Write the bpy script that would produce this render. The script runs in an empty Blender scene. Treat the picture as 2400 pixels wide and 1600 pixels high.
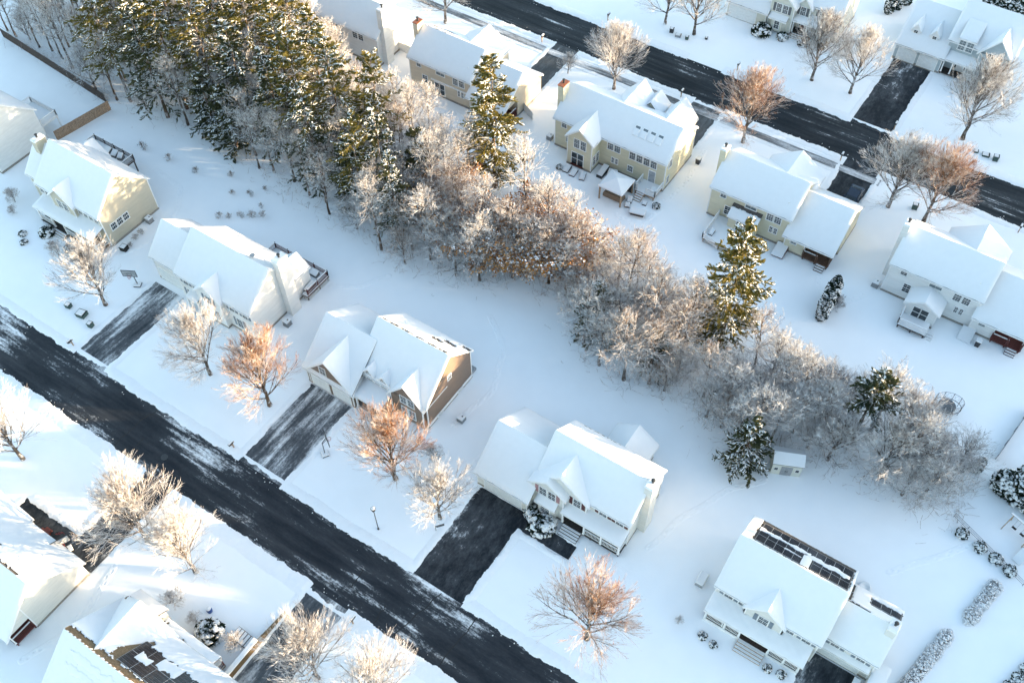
import bpy, math, random
import numpy as np
from mathutils import Matrix, Vector

S = bpy.context.scene
COL = S.collection

# ------------------------------------------------------------------ camera
cam_data = bpy.data.cameras.new("camera")
cam = bpy.data.objects.new("camera", cam_data)
COL.objects.link(cam)
cam_data.sensor_width = 36.0
cam_data.lens = 34.5
cam_data.clip_start = 1.0
cam_data.clip_end = 9000.0
cam.matrix_world = Matrix(((0.831886, -0.438788, 0.339751, 0.0),
                           (0.554848, 0.669158, -0.494340, 0.0),
                           (-0.010436, 0.599745, 0.800123, 97.0),
                           (0.0, 0.0, 0.0, 1.0)))
S.camera = cam

# ------------------------------------------------------------------ sky and sun
SUN_AZ = math.radians(29.0)      # direction towards the sun, counted from +X
SUN_EL = math.radians(7.7)
world = bpy.data.worlds.new("World")
S.world = world
world.use_nodes = True
wn = world.node_tree
wn.nodes.clear()
w_out = wn.nodes.new("ShaderNodeOutputWorld")
w_bg = wn.nodes.new("ShaderNodeBackground")
w_sky = wn.nodes.new("ShaderNodeTexSky")
w_sky.sky_type = 'NISHITA'
w_sky.sun_disc = False
w_sky.sun_elevation = SUN_EL
w_sky.sun_rotation = math.pi / 2 - SUN_AZ
w_sky.altitude = 100.0
w_sky.air_density = 1.0
w_sky.dust_density = 1.0
w_sky.ozone_density = 0.9
w_hsv = wn.nodes.new("ShaderNodeHueSaturation")
w_hsv.inputs["Saturation"].default_value = 0.98
w_hsv.inputs["Hue"].default_value = 0.495
wn.links.new(w_sky.outputs[0], w_hsv.inputs["Color"])
wn.links.new(w_hsv.outputs[0], w_bg.inputs["Color"])
w_bg.inputs["Strength"].default_value = 0.15
wn.links.new(w_bg.outputs[0], w_out.inputs["Surface"])

sun_data = bpy.data.lights.new("sun", 'SUN')
sun_data.energy = 3.7
sun_data.angle = math.radians(0.5)
sun_data.color = (1.0, 0.76, 0.48)
sun = bpy.data.objects.new("sun", sun_data)
COL.objects.link(sun)
sd = Vector((math.cos(SUN_AZ) * math.cos(SUN_EL), math.sin(SUN_AZ) * math.cos(SUN_EL), math.sin(SUN_EL)))
sun.rotation_euler = sd.to_track_quat('Z', 'Y').to_euler()
sun.location = (120, 60, 90)

S.view_settings.view_transform = 'Standard'
S.view_settings.look = 'None'
S.view_settings.exposure = 2.36
S.view_settings.gamma = 1.0
S.view_settings.use_curve_mapping = False
S.render.engine = 'CYCLES'
S.cycles.max_bounces = 6
S.cycles.diffuse_bounces = 4
S.cycles.transparent_max_bounces = 4
S.cycles.caustics_reflective = False
S.cycles.caustics_refractive = False

# ------------------------------------------------------------------ materials
MATS = {}


def new_mat(name):
    m = bpy.data.materials.new(name)
    m.use_nodes = True
    nt = m.node_tree
    b = nt.nodes["Principled BSDF"]
    MATS[name] = m
    return m, nt, b


def nd(nt, t, **kw):
    n = nt.nodes.new(t)
    for k, v in kw.items():
        if hasattr(n, k):
            setattr(n, k, v)
        else:
            n.inputs[k].default_value = v
    return n


def pos(nt, scale=(1, 1, 1), obj=False):
    if obj:
        tc = nd(nt, "ShaderNodeTexCoord").outputs["Object"]
    else:
        tc = nd(nt, "ShaderNodeNewGeometry").outputs["Position"]
    mp = nd(nt, "ShaderNodeMapping")
    mp.inputs["Scale"].default_value = scale
    nt.links.new(tc, mp.inputs["Vector"])
    return mp.outputs[0]


def noise(nt, vec, scale, detail=3.0, rough=0.55):
    n = nd(nt, "ShaderNodeTexNoise")
    n.inputs["Scale"].default_value = scale
    n.inputs["Detail"].default_value = detail
    n.inputs["Roughness"].default_value = rough
    nt.links.new(vec, n.inputs["Vector"])
    return n.outputs["Fac"]


def ramp(nt, fac, lo, hi, v0=0.0, v1=1.0):
    n = nd(nt, "ShaderNodeMapRange")
    n.interpolation_type = 'SMOOTHSTEP'
    n.inputs["From Min"].default_value = lo
    n.inputs["From Max"].default_value = hi
    n.inputs["To Min"].default_value = v0
    n.inputs["To Max"].default_value = v1
    nt.links.new(fac, n.inputs["Value"])
    return n.outputs[0]


def math_(nt, op, a, b):
    n = nd(nt, "ShaderNodeMath", operation=op)
    for i, q in enumerate((a, b)):
        if isinstance(q, (int, float)):
            n.inputs[i].default_value = q
        else:
            nt.links.new(q, n.inputs[i])
    return n.outputs[0]


def mix(nt, fac, a, b):
    n = nd(nt, "ShaderNodeMix", data_type='RGBA')
    for i, q in ((0, fac), (6, a), (7, b)):
        if isinstance(q, (int, float)):
            n.inputs[i].default_value = q
        elif isinstance(q, tuple):
            n.inputs[i].default_value = (*q, 1.0)
        else:
            nt.links.new(q, n.inputs[i])
    return n.outputs[2]


def bump(nt, b, h, strength, dist):
    n = nd(nt, "ShaderNodeBump")
    n.inputs["Strength"].default_value = strength
    n.inputs["Distance"].default_value = dist
    nt.links.new(h, n.inputs["Height"])
    nt.links.new(n.outputs[0], b.inputs["Normal"])


def plain(name, c, rough=0.6, var=0.12, vs=3.0, metal=0.0, bstr=0.0):
    m, nt, b = new_mat(name)
    f = noise(nt, pos(nt), vs, 4.0)
    dk = tuple(x * (1 - var) for x in c)
    lt = tuple(min(1, x * (1 + var)) for x in c)
    nt.links.new(mix(nt, ramp(nt, f, 0.3, 0.7), dk, lt), b.inputs["Base Color"])
    b.inputs["Roughness"].default_value = rough
    b.inputs["Metallic"].default_value = metal
    if bstr:
        bump(nt, b, f, bstr, 0.02)
    return m


def siding(name, c):
    m, nt, b = new_mat(name)
    p = pos(nt)
    sep = nd(nt, "ShaderNodeSeparateXYZ")
    nt.links.new(p, sep.inputs[0])
    saw = math_(nt, 'FRACT', math_(nt, 'MULTIPLY', sep.outputs[2], 6.5), 0.0)
    f = noise(nt, pos(nt, (0.5, 0.5, 2.5)), 1.2, 5.0)
    base = mix(nt, ramp(nt, f, 0.3, 0.75), tuple(x * 0.9 for x in c), c)
    line = ramp(nt, saw, 0.02, 0.14, 0.86, 1.0)
    mul = nd(nt, "ShaderNodeMix", data_type='RGBA', blend_type='MULTIPLY')
    mul.inputs[0].default_value = 1.0
    nt.links.new(base, mul.inputs[6])
    cmb = nd(nt, "ShaderNodeCombineColor")
    for i in range(3):
        nt.links.new(line, cmb.inputs[i])
    nt.links.new(cmb.outputs[0], mul.inputs[7])
    nt.links.new(mul.outputs[2], b.inputs["Base Color"])
    b.inputs["Roughness"].default_value = 0.55
    bump(nt, b, saw, 0.5, 0.02)
    return m


SNOWC = (0.86, 0.875, 0.89)


def snow_mat(name, s1, s2, str1, d1, alb=1.0):
    m, nt, b = new_mat(name)
    p = pos(nt)
    n1 = noise(nt, p, s1, 5.0, 0.6)
    n2 = noise(nt, p, s2, 3.0, 0.5)
    nt.links.new(mix(nt, n2, tuple(x * 0.96 * alb for x in SNOWC), tuple(min(0.96, x * 1.02 * alb) for x in SNOWC)), b.inputs["Base Color"])
    b.inputs["Roughness"].default_value = 0.75
    b.inputs["Specular IOR Level"].default_value = 0.25
    h = math_(nt, 'ADD', math_(nt, 'MULTIPLY', n1, 0.35), math_(nt, 'MULTIPLY', n2, 1.0))
    bump(nt, b, h, str1, d1)
    return m


snow_mat("snow_ground", 5.0, 0.45, 0.40, 0.07, 1.06)
snow_mat("snow_roof", 9.0, 1.6, 0.30, 0.03, 0.90)
snow_mat("snow_lump", 7.0, 2.5, 0.7, 0.06)
snow_mat("snow_tree", 12.0, 4.0, 0.5, 0.03)

siding("siding_tan", (0.56, 0.51, 0.40))
siding("siding_white", (0.80, 0.80, 0.78))
siding("siding_brown", (0.235, 0.165, 0.118))
siding("siding_yellow", (0.70, 0.65, 0.48))
siding("siding_peach", (0.66, 0.57, 0.44))
siding("siding_greyblue", (0.42, 0.49, 0.52))
siding("siding_cream", (0.68, 0.68, 0.60))
siding("siding_offwhite", (0.74, 0.73, 0.68))
plain("trim_white", (0.82, 0.82, 0.81), 0.5, 0.05)
plain("door_white", (0.74, 0.77, 0.78), 0.5, 0.05)
plain("foundation", (0.27, 0.25, 0.22), 0.9, 0.2, 6, bstr=0.3)
plain("shutter_grey", (0.22, 0.26, 0.30), 0.6, 0.1)
plain("shutter_maroon", (0.11, 0.035, 0.035), 0.6, 0.15)
plain("shutter_pink", (0.42, 0.24, 0.24), 0.6, 0.1)
plain("shutter_slate", (0.13, 0.14, 0.15), 0.6, 0.1)
plain("wood_brown", (0.10, 0.055, 0.035), 0.8, 0.3, 5)
plain("wood_red", (0.10, 0.024, 0.020), 0.7, 0.2, 5)
plain("wood_dark", (0.045, 0.03, 0.025), 0.8, 0.3, 5)
plain("wood_fence", (0.30, 0.20, 0.13), 0.85, 0.3, 4)
plain("wood_tan", (0.36, 0.25, 0.16), 0.8, 0.25, 5)
plain("wood_block", (0.15, 0.10, 0.05), 0.85, 0.35, 8)
plain("vinyl_white", (0.78, 0.78, 0.77), 0.5, 0.05)
plain("metal_grey", (0.30, 0.31, 0.32), 0.5, 0.15, 6)
plain("metal_dark", (0.03, 0.032, 0.035), 0.5, 0.2, 6)
plain("metal_green", (0.05, 0.09, 0.08), 0.6, 0.2, 6)
plain("copper", (0.30, 0.10, 0.05), 0.5, 0.3, 6)
plain("dark_interior", (0.015, 0.015, 0.017), 0.8, 0.2)
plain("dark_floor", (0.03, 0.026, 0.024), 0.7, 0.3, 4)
plain("stone_grey", (0.28, 0.27, 0.26), 0.9, 0.25, 5, bstr=0.3)
plain("plastic_blue", (0.02, 0.07, 0.25), 0.5, 0.1)
plain("plastic_red", (0.35, 0.03, 0.03), 0.5, 0.1)
plain("tarp_grey", (0.13, 0.14, 0.15), 0.7, 0.2)
plain("sand_wicker", (0.23, 0.17, 0.12), 0.8, 0.3, 9)
plain("car_paint", (0.012, 0.022, 0.045), 0.2, 0.1)
plain("rubber", (0.015, 0.015, 0.015), 0.8, 0.1)
plain("roof_shingle", (0.085, 0.075, 0.068), 0.9, 0.35, 7, bstr=0.4)
plain("roof_shingle_brown", (0.17, 0.12, 0.07), 0.9, 0.3, 8, bstr=0.4)
plain("curtain", (0.35, 0.38, 0.41), 0.8, 0.2, 3)

m, nt, b = new_mat("glass")
f = noise(nt, pos(nt), 0.9, 2.0)
nt.links.new(mix(nt, ramp(nt, f, 0.35, 0.7), (0.018, 0.026, 0.032), (0.06, 0.075, 0.085)), b.inputs["Base Color"])
b.inputs["Roughness"].default_value = 0.06
m, nt, b = new_mat("glass_pale")
nt.links.new(mix(nt, noise(nt, pos(nt), 1.4, 2.0), (0.10, 0.13, 0.14), (0.22, 0.26, 0.28)), b.inputs["Base Color"])
b.inputs["Roughness"].default_value = 0.08

# solar panel: printed cells under glass
m, nt, b = new_mat("solar_cell")
oc = nd(nt, "ShaderNodeTexCoord").outputs["Object"]
sep = nd(nt, "ShaderNodeSeparateXYZ")
nt.links.new(oc, sep.inputs[0])
gx = math_(nt, 'FRACT', math_(nt, 'MULTIPLY', sep.outputs[0], 6.0), 0)
gy = math_(nt, 'FRACT', math_(nt, 'MULTIPLY', sep.outputs[1], 2.0), 0)
ln = math_(nt, 'MAXIMUM', math_(nt, 'LESS_THAN', gx, 0.10), math_(nt, 'LESS_THAN', gy, 0.05))
nt.links.new(mix(nt, ln, (0.010, 0.011, 0.016), (0.09, 0.10, 0.12)), b.inputs["Base Color"])
b.inputs["Roughness"].default_value = 0.15


# asphalt with the snow that is left on it; axis 'x' or 'y' = driving direction
def asphalt(name, axis, cover, base=(0.020, 0.023, 0.027), grey=(0.10, 0.105, 0.11), stretch=0.05, soft=0.12, rough=0.6, seed=0.0, patchy=0.5, veil=0.0):
    """cover = share hidden by snow; veil = thin dusting over the rest"""
    m, nt, b = new_mat(name)

    def P(kl, ka):
        mp = pos(nt, (kl, ka, 1) if axis == 'x' else (ka, kl, 1))
        sh = nd(nt, "ShaderNodeVectorMath", operation='ADD')
        sh.inputs[1].default_value = (seed, seed * 1.7, 0)
        nt.links.new(mp, sh.inputs[0])
        return sh.outputs[0]
    lanes = noise(nt, P(stretch, 1.0), 1.3, 5.0, 0.6)
    big = noise(nt, P(0.4, 1.0), 0.22, 3.0)
    fine = noise(nt, P(0.5, 1.0), 4.0, 6.0, 0.8)
    v = math_(nt, 'ADD', math_(nt, 'MULTIPLY', lanes, 1.0 - 0.5 * patchy), math_(nt, 'MULTIPLY', big, 0.35 + 0.5 * patchy))
    v = math_(nt, 'ADD', v, math_(nt, 'MULTIPLY', fine, 0.42))
    mean = 0.5 * (1.35) + 0.21
    t = mean + (0.5 - cover) * 0.62
    snow = ramp(nt, v, t - soft * 0.5, t + soft)
    dust = ramp(nt, v, t - 0.32, t + 0.05, 0.0, veil)
    film = ramp(nt, noise(nt, P(stretch * 1.4, 0.6), 1.1, 4.0), 0.46, 0.74)
    agg = noise(nt, pos(nt), 25.0, 2.0)
    col = mix(nt, film, base, grey)
    col = mix(nt, math_(nt, 'MULTIPLY', agg, 0.25), col, tuple(x * 1.8 for x in base))
    col = mix(nt, dust, col, (0.55, 0.57, 0.6))
    col = mix(nt, snow, col, (0.82, 0.84, 0.86))
    nt.links.new(col, b.inputs["Base Color"])
    nt.links.new(ramp(nt, snow, 0, 1, rough, 0.8), b.inputs["Roughness"])
    h = math_(nt, 'ADD', math_(nt, 'MULTIPLY', snow, 1.0), math_(nt, 'MULTIPLY', agg, 0.2))
    bump(nt, b, h, 0.5, 0.03)
    b.inputs["Specular IOR Level"].default_value = 0.22
    return m


asphalt("asphalt_road", 'x', 0.34, base=(0.008, 0.011, 0.016), grey=(0.030, 0.032, 0.037), stretch=0.07, veil=0.05, patchy=0.85)
asphalt("asphalt_far_road", 'x', 0.22, base=(0.004, 0.008, 0.012), grey=(0.018, 0.023, 0.03), stretch=0.05, seed=7.3, veil=0.06)
asphalt("asphalt_clean", 'y', 0.22, base=(0.004, 0.007, 0.011), grey=(0.010, 0.015, 0.021), stretch=0.45, seed=3.1, patchy=1.0, veil=0.12)
asphalt("asphalt_snowy", 'y', 0.43, base=(0.012, 0.017, 0.023), grey=(0.035, 0.042, 0.05), stretch=0.09, soft=0.18, seed=11.0, patchy=0.75, veil=0.18)
asphalt("asphalt_half", 'y', 0.33, base=(0.006, 0.010, 0.015), grey=(0.02, 0.026, 0.034), stretch=0.3, soft=0.2, seed=5.0, patchy=0.9, veil=0.1)
asphalt("asphalt_walk", 'x', 0.46, base=(0.05, 0.052, 0.055), grey=(0.10, 0.105, 0.11), stretch=0.1, soft=0.25, seed=15.0, veil=0.3)
asphalt("asphalt_bare", 'y', 0.16, base=(0.05, 0.055, 0.058), grey=(0.09, 0.095, 0.10), stretch=0.2, seed=21.0, veil=0.15)


# bark and twigs with snow lying on what faces up
def wood(name, c0, c1, frost, lo=0.15, hi=0.75, white=(0.84, 0.85, 0.87)):
    m, nt, b = new_mat(name)
    g = nd(nt, "ShaderNodeNewGeometry")
    sep = nd(nt, "ShaderNodeSeparateXYZ")
    nt.links.new(g.outputs["Normal"], sep.inputs[0])
    p = pos(nt)
    n1 = noise(nt, p, 2.3, 3.0)
    n2 = noise(nt, p, 0.55, 2.0)
    up = math_(nt, 'ADD', sep.outputs[2], math_(nt, 'MULTIPLY', math_(nt, 'SUBTRACT', n1, 0.5), 1.4))
    up = ramp(nt, up, lo, hi)
    fr = ramp(nt, math_(nt, 'ADD', n1, math_(nt, 'MULTIPLY', n2, 0.5)), 0.75 - 0.5 * frost, 1.15 - 0.5 * frost)
    f = math_(nt, 'MAXIMUM', up, math_(nt, 'MULTIPLY', fr, 0.9))
    col = mix(nt, ramp(nt, n2, 0.35, 0.65), c0, c1)
    nt.links.new(mix(nt, f, col, white), b.inputs["Base Color"])
    b.inputs["Roughness"].default_value = 0.85
    b.inputs["Specular IOR Level"].default_value = 0.2
    return m


wood("bark_grey", (0.075, 0.058, 0.046), (0.13, 0.10, 0.078), 0.12, 0.4, 0.85)
wood("bark_brown", (0.07, 0.045, 0.03), (0.15, 0.095, 0.058), 0.08, 0.45, 0.85)
wood("twig_frost", (0.21, 0.145, 0.105), (0.38, 0.28, 0.21), 0.46)
wood("twig_red", (0.25, 0.095, 0.032), (0.40, 0.20, 0.075), 0.24, 0.38, 0.9)
wood("twig_grey", (0.13, 0.10, 0.085), (0.24, 0.18, 0.14), 0.42, 0.25, 0.8)
wood("twig_brown", (0.15, 0.085, 0.045), (0.30, 0.18, 0.10), 0.26, 0.35, 0.9)
wood("dead_leaf", (0.34, 0.14, 0.035), (0.46, 0.23, 0.07), 0.05, 0.6, 0.95)

for nm, a_, b_ in (("needle_pine", (0.075, 0.090, 0.034), (0.24, 0.19, 0.045)),  # olive gold tone of sunlit conifer needles is mixed into the colour
                   ("needle_spruce", (0.045, 0.064, 0.038), (0.12, 0.115, 0.045)),
                   ("needle_sunlit", (0.10, 0.105, 0.034), (0.27, 0.21, 0.045)),
                   ("leaf_evergreen", (0.012, 0.026, 0.016), (0.030, 0.048, 0.026))):
    m, nt, b = new_mat(nm)
    n1 = noise(nt, pos(nt), 0.8, 4.0)
    nt.links.new(mix(nt, ramp(nt, n1, 0.3, 0.7), a_, b_), b.inputs["Base Color"])
    b.inputs["Roughness"].default_value = 0.7
    b.inputs["Specular IOR Level"].default_value = 0.2
    tr = nd(nt, "ShaderNodeBsdfTranslucent")
    nt.links.new(b.inputs["Base Color"].links[0].from_socket, tr.inputs["Color"])
    ms = nd(nt, "ShaderNodeMixShader")
    ms.inputs[0].default_value = 0.35 if nm != "leaf_evergreen" else 0.1
    nt.links.new(b.outputs[0], ms.inputs[1])
    nt.links.new(tr.outputs[0], ms.inputs[2])
    nt.links.new(ms.outputs[0], nt.nodes["Material Output"].inputs["Surface"])

M = MATS

# ------------------------------------------------------------------ mesh tools


class MB:
    def __init__(s):
        s.v = []
        s.f = []

    def add(s, vs, fs):
        o = len(s.v)
        s.v += [tuple(map(float, q)) for q in vs]
        s.f += [tuple(i + o for i in q) for q in fs]
        return s

    def box(s, x0, x1, y0, y1, z0, z1):
        return s.hexa([(x0, y0, z0), (x1, y0, z0), (x1, y1, z0), (x0, y1, z0),
                       (x0, y0, z1), (x1, y0, z1), (x1, y1, z1), (x0, y1, z1)])

    def hexa(s, p):
        return s.add(p, [(3, 2, 1, 0), (4, 5, 6, 7), (0, 1, 5, 4), (1, 2, 6, 5), (2, 3, 7, 6), (3, 0, 4, 7)])

    def bar(s, a, b, r, r2=None, n=4):
        a = np.array(a, float)
        b = np.array(b, float)
        d = b - a
        d /= max(1e-9, np.linalg.norm(d))
        h = np.array([0, 0, 1.0]) if abs(d[2]) < 0.9 else np.array([1.0, 0, 0])
        u = np.cross(d, h)
        u /= np.linalg.norm(u)
        w = np.cross(d, u)
        r2 = r if r2 is None else r2
        vs = []
        for q, rr in ((a, r), (b, r2)):
            for k in range(n):
                t = 2 * math.pi * (k + 0.5) / n
                vs.append(q + (u * math.cos(t) + w * math.sin(t)) * rr)
        fs = [(k, (k + 1) % n, n + (k + 1) % n, n + k) for k in range(n)]
        fs += [tuple(range(n - 1, -1, -1)), tuple(range(n, 2 * n))]
        return s.add(vs, fs)

    def lathe(s, cx, cy, prof, n=12):
        vs = []
        for r, z in prof:
            for k in range(n):
                t = 2 * math.pi * k / n
                vs.append((cx + r * math.cos(t), cy + r * math.sin(t), z))
        fs = []
        for i in range(len(prof) - 1):
            for k in range(n):
                fs.append((i * n + k, i * n + (k + 1) % n, (i + 1) * n + (k + 1) % n, (i + 1) * n + k))
        fs.append(tuple(range(n - 1, -1, -1)))
        fs.append(tuple(range((len(prof) - 1) * n, len(prof) * n)))
        return s.add(vs, fs)

    def mesh(s, name, mat, o=(0, 0, 0), smooth=False):
        me = bpy.data.meshes.new(name)
        ox, oy, oz = o
        me.from_pydata([(x - ox, y - oy, z - oz) for x, y, z in s.v], [], s.f)
        me.materials.append(mat if not isinstance(mat, str) else M[mat])
        if smooth:
            me.polygons.foreach_set("use_smooth", [True] * len(me.polygons))
        me.update()
        return me

    def build(s, name, mat, parent=None, o=(0, 0, 0), smooth=False):
        ob = bpy.data.objects.new(name, s.mesh(name, mat, o, smooth))
        COL.objects.link(ob)
        if parent is not None:
            ob.parent = parent
        return ob


def np_mesh(name, v, f, mat, smooth=False):
    """v (n,3) array, f (m,k) array of triangles or quads"""
    me = bpy.data.meshes.new(name)
    v = np.asarray(v, np.float32)
    f = np.asarray(f, np.int32)
    k = f.shape[1]
    me.vertices.add(len(v))
    me.vertices.foreach_set("co", v.ravel())
    me.loops.add(f.size)
    me.loops.foreach_set("vertex_index", f.ravel())
    me.polygons.add(len(f))
    me.polygons.foreach_set("loop_start", np.arange(0, f.size, k, dtype=np.int32))
    if smooth:
        me.polygons.foreach_set("use_smooth", np.ones(len(f), bool))
    me.update(calc_edges=True)
    me.materials.append(M[mat])
    return me


def tag(o, label, cat, group=None, kind=None):
    if kind:
        o["kind"] = kind
    if label:
        o["label"] = label
    if cat:
        o["category"] = cat
    if group:
        o["group"] = group
    return o


def empty(name, loc, label=None, cat=None, group=None, rz=0.0):
    o = bpy.data.objects.new(name, None)
    o.empty_display_size = 0.5
    COL.objects.link(o)
    o.location = loc
    o.rotation_euler = (0, 0, rz)
    if label:
        tag(o, label, cat, group)
    return o


def link_mesh(name, me, parent=None, loc=(0, 0, 0), rz=0.0, scale=None):
    o = bpy.data.objects.new(name, me)
    COL.objects.link(o)
    o.location = loc
    o.rotation_euler = (0, 0, rz)
    if scale is not None:
        o.scale = scale
    if parent is not None:
        o.parent = parent
    return o


def vnoise(x, y, seed=0.0):
    """cheap smooth value noise for arrays"""
    return (np.sin(x * 1.7 + seed) * np.cos(y * 1.3 - seed * 0.7) + np.sin(x * 3.9 - y * 2.3 + seed * 2.1) * 0.5
            + np.sin(y * 5.3 + x * 4.1 + seed * 3.3) * 0.3) / 1.8

# ------------------------------------------------------------------ ground, roads, driveways
ROADS = {"road": [(-330, 160, 22.0, 29.0, "asphalt_road")], "far_road": [(-330, 160, 113.3, 121.2, "asphalt_far_road")]}
DRIVES = [  # name, rectangles, material
    ("driveway", [(-85.3, -80.2, 29.0, 42.6)], "asphalt_snowy"),
    ("driveway", [(-57.8, -51.6, 29.0, 41.5)], "asphalt_snowy"),
    ("driveway", [(-33.0, -26.7, 29.0, 41.3)], "asphalt_clean"),
    ("garden_path", [(-26.7, -20.2, 39.2, 41.0)], "asphalt_clean"),
    ("driveway", [(4.8, 10.2, 29.0, 44.3)], "asphalt_half"),
    ("driveway", [(-21.9, -16.0, 121.2, 138.7)], "asphalt_clean"),
    ("driveway", [(-68.3, -64.2, 102.0, 113.3)], "asphalt_bare"),
    ("driveway", [(-43.4, -38.6, 103.0, 113.3)], "asphalt_bare"),
    ("driveway", [(-19.3, -14.4, 102.0, 113.3)], "asphalt_clean"),
    ("driveway", [(-65.6, -61.4, 12.4, 22.0), (-74.2, -61.4, 10.2, 12.4)], "asphalt_clean"),
    ("driveway", [(-41.0, -36.2, 2.0, 22.0)], "asphalt_snowy"),
]
PAVED = [r[:4] for k in ROADS.values() for r in k] + [r for d in DRIVES for r in d[1]]


def ground_z(x, y):
    x = np.asarray(x, float)
    y = np.asarray(y, float)
    z = 0.045 + 0.035 * vnoise(x * 0.16, y * 0.19, 1.3) + 0.02 * vnoise(x * 0.5, y * 0.45, 4.0)
    inside = np.zeros(x.shape, bool)
    for x0, x1, y0, y1 in PAVED:
        inside |= (x > x0 - 0.35) & (x < x1 + 0.35) & (y > y0 - 0.35) & (y < y1 + 0.35)
    return np.where(inside, -0.06, z)


def axis_pts(a, b, step, far):
    core = np.arange(a, b + 1e-6, step)
    ext = np.array([8, 25, 70, 180, 500, 1500, far], float)
    return np.concatenate([a - ext[::-1], core, b + ext])


gx = axis_pts(-165, 60, 0.9, 4000)
gy = axis_pts(-15, 190, 0.9, 4000)
GX, GY = np.meshgrid(gx, gy, indexing='ij')
GZ = ground_z(GX, GY)
nx, ny = GX.shape
idx = np.arange(nx * ny).reshape(nx, ny)
gf = np.stack([idx[:-1, :-1], idx[1:, :-1], idx[1:, 1:], idx[:-1, 1:]], -1).reshape(-1, 4)
o = link_mesh("ground", np_mesh("ground", np.stack([GX, GY, GZ], -1).reshape(-1, 3), gf, "snow_ground", True))
tag(o, "snow covered ground of the yards between the houses", "ground", kind="structure")


def sheet(name, rects, mat, z, label, kind="structure"):
    mb = MB()
    for i, (x0, x1, y0, y1) in enumerate(rects):
        zz = z + 0.004 * i
        nxs = max(1, int((x1 - x0) / 4))
        nys = max(1, int((y1 - y0) / 4))
        for a in range(nxs):
            for c in range(nys):
                xa, xb = x0 + (x1 - x0) * a / nxs, x0 + (x1 - x0) * (a + 1) / nxs
                ya, yb = y0 + (y1 - y0) * c / nys, y0 + (y1 - y0) * (c + 1) / nys
                mb.add([(xa, ya, zz), (xb, ya, zz), (xb, yb, zz), (xa, yb, zz)], [(0, 1, 2, 3)])
    ob = mb.build(name, mat)
    return tag(ob, label, "road" if "road" in name else "paving", kind=kind)


near_road = sheet("road", [ROADS["road"][0][:4]], "asphalt_road", 0.0, "plowed dark road running past the lower row of houses")
far_road = sheet("road", [ROADS["far_road"][0][:4]], "asphalt_far_road", 0.0, "plowed dark road running along the upper row of houses")
dl = ["half cleared driveway in front of the white house with the tall side chimney", "scraped snowy driveway leading to the brown house garage",
      "cleared black driveway of the white house with maroon shutters", "cleared black path to the porch of the white house with maroon shutters",
      "patchy driveway in front of the solar panel house", "cleared black driveway of the grey blue house",
      "cleared grey driveway beside the peach house", "cleared grey driveway behind the large cream house",
      "cleared dark driveway with the parked car", "cleared dark driveway under the frosted tree in the lower left",
      "snow streaked driveway between the timber wall and the lower road"]
for i, ((nm, rects, mt), lb) in enumerate(zip(DRIVES, dl)):
    sheet(nm, rects, mt, 0.006, lb)
sheet("sidewalk", [(-95, -13.5, 110.3, 111.6)], "asphalt_walk", 0.085, "partly cleared sidewalk along the upper road")

# sealed cracks lie on the lower road
rng = np.random.default_rng(5)
for x, y0, y1, sl in ((-30.6, 22.2, 28.8, -0.55), (-24.9, 22.3, 28.8, -0.35), (-33.0, 22.4, 24.6, -0.5), (-71.2, 22.2, 28.4, -0.25),
                      (-37.6, 24.2, 26.4, 0.3), (-68.6, 22.2, 25.0, -0.3), (-80.6, 24.0, 26.0, -0.2)):
    mb = MB()
    n = 14
    px_ = x
    row = []
    for k in range(n + 1):
        t = k / n
        yy = y0 + (y1 - y0) * t
        px_ += rng.normal(0, 0.09) - sl * (y1 - y0) / n * 0.35
        row.append((px_, yy))
    for k in range(n):
        (xa, ya), (xb, yb) = row[k], row[k + 1]
        w = 0.055
        mb.add([(xa - w, ya, 0.005), (xa + w, ya, 0.005), (xb + w, yb, 0.005), (xb - w, yb, 0.005)], [(0, 1, 2, 3)])
    mb.build("tar_seam", "rubber", near_road)
MB().lathe(-65.2, 24.5, [(0.42, 0.0), (0.42, 0.012), (0.36, 0.014)], 16).build("manhole_cover", "metal_dark", near_road)


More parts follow.
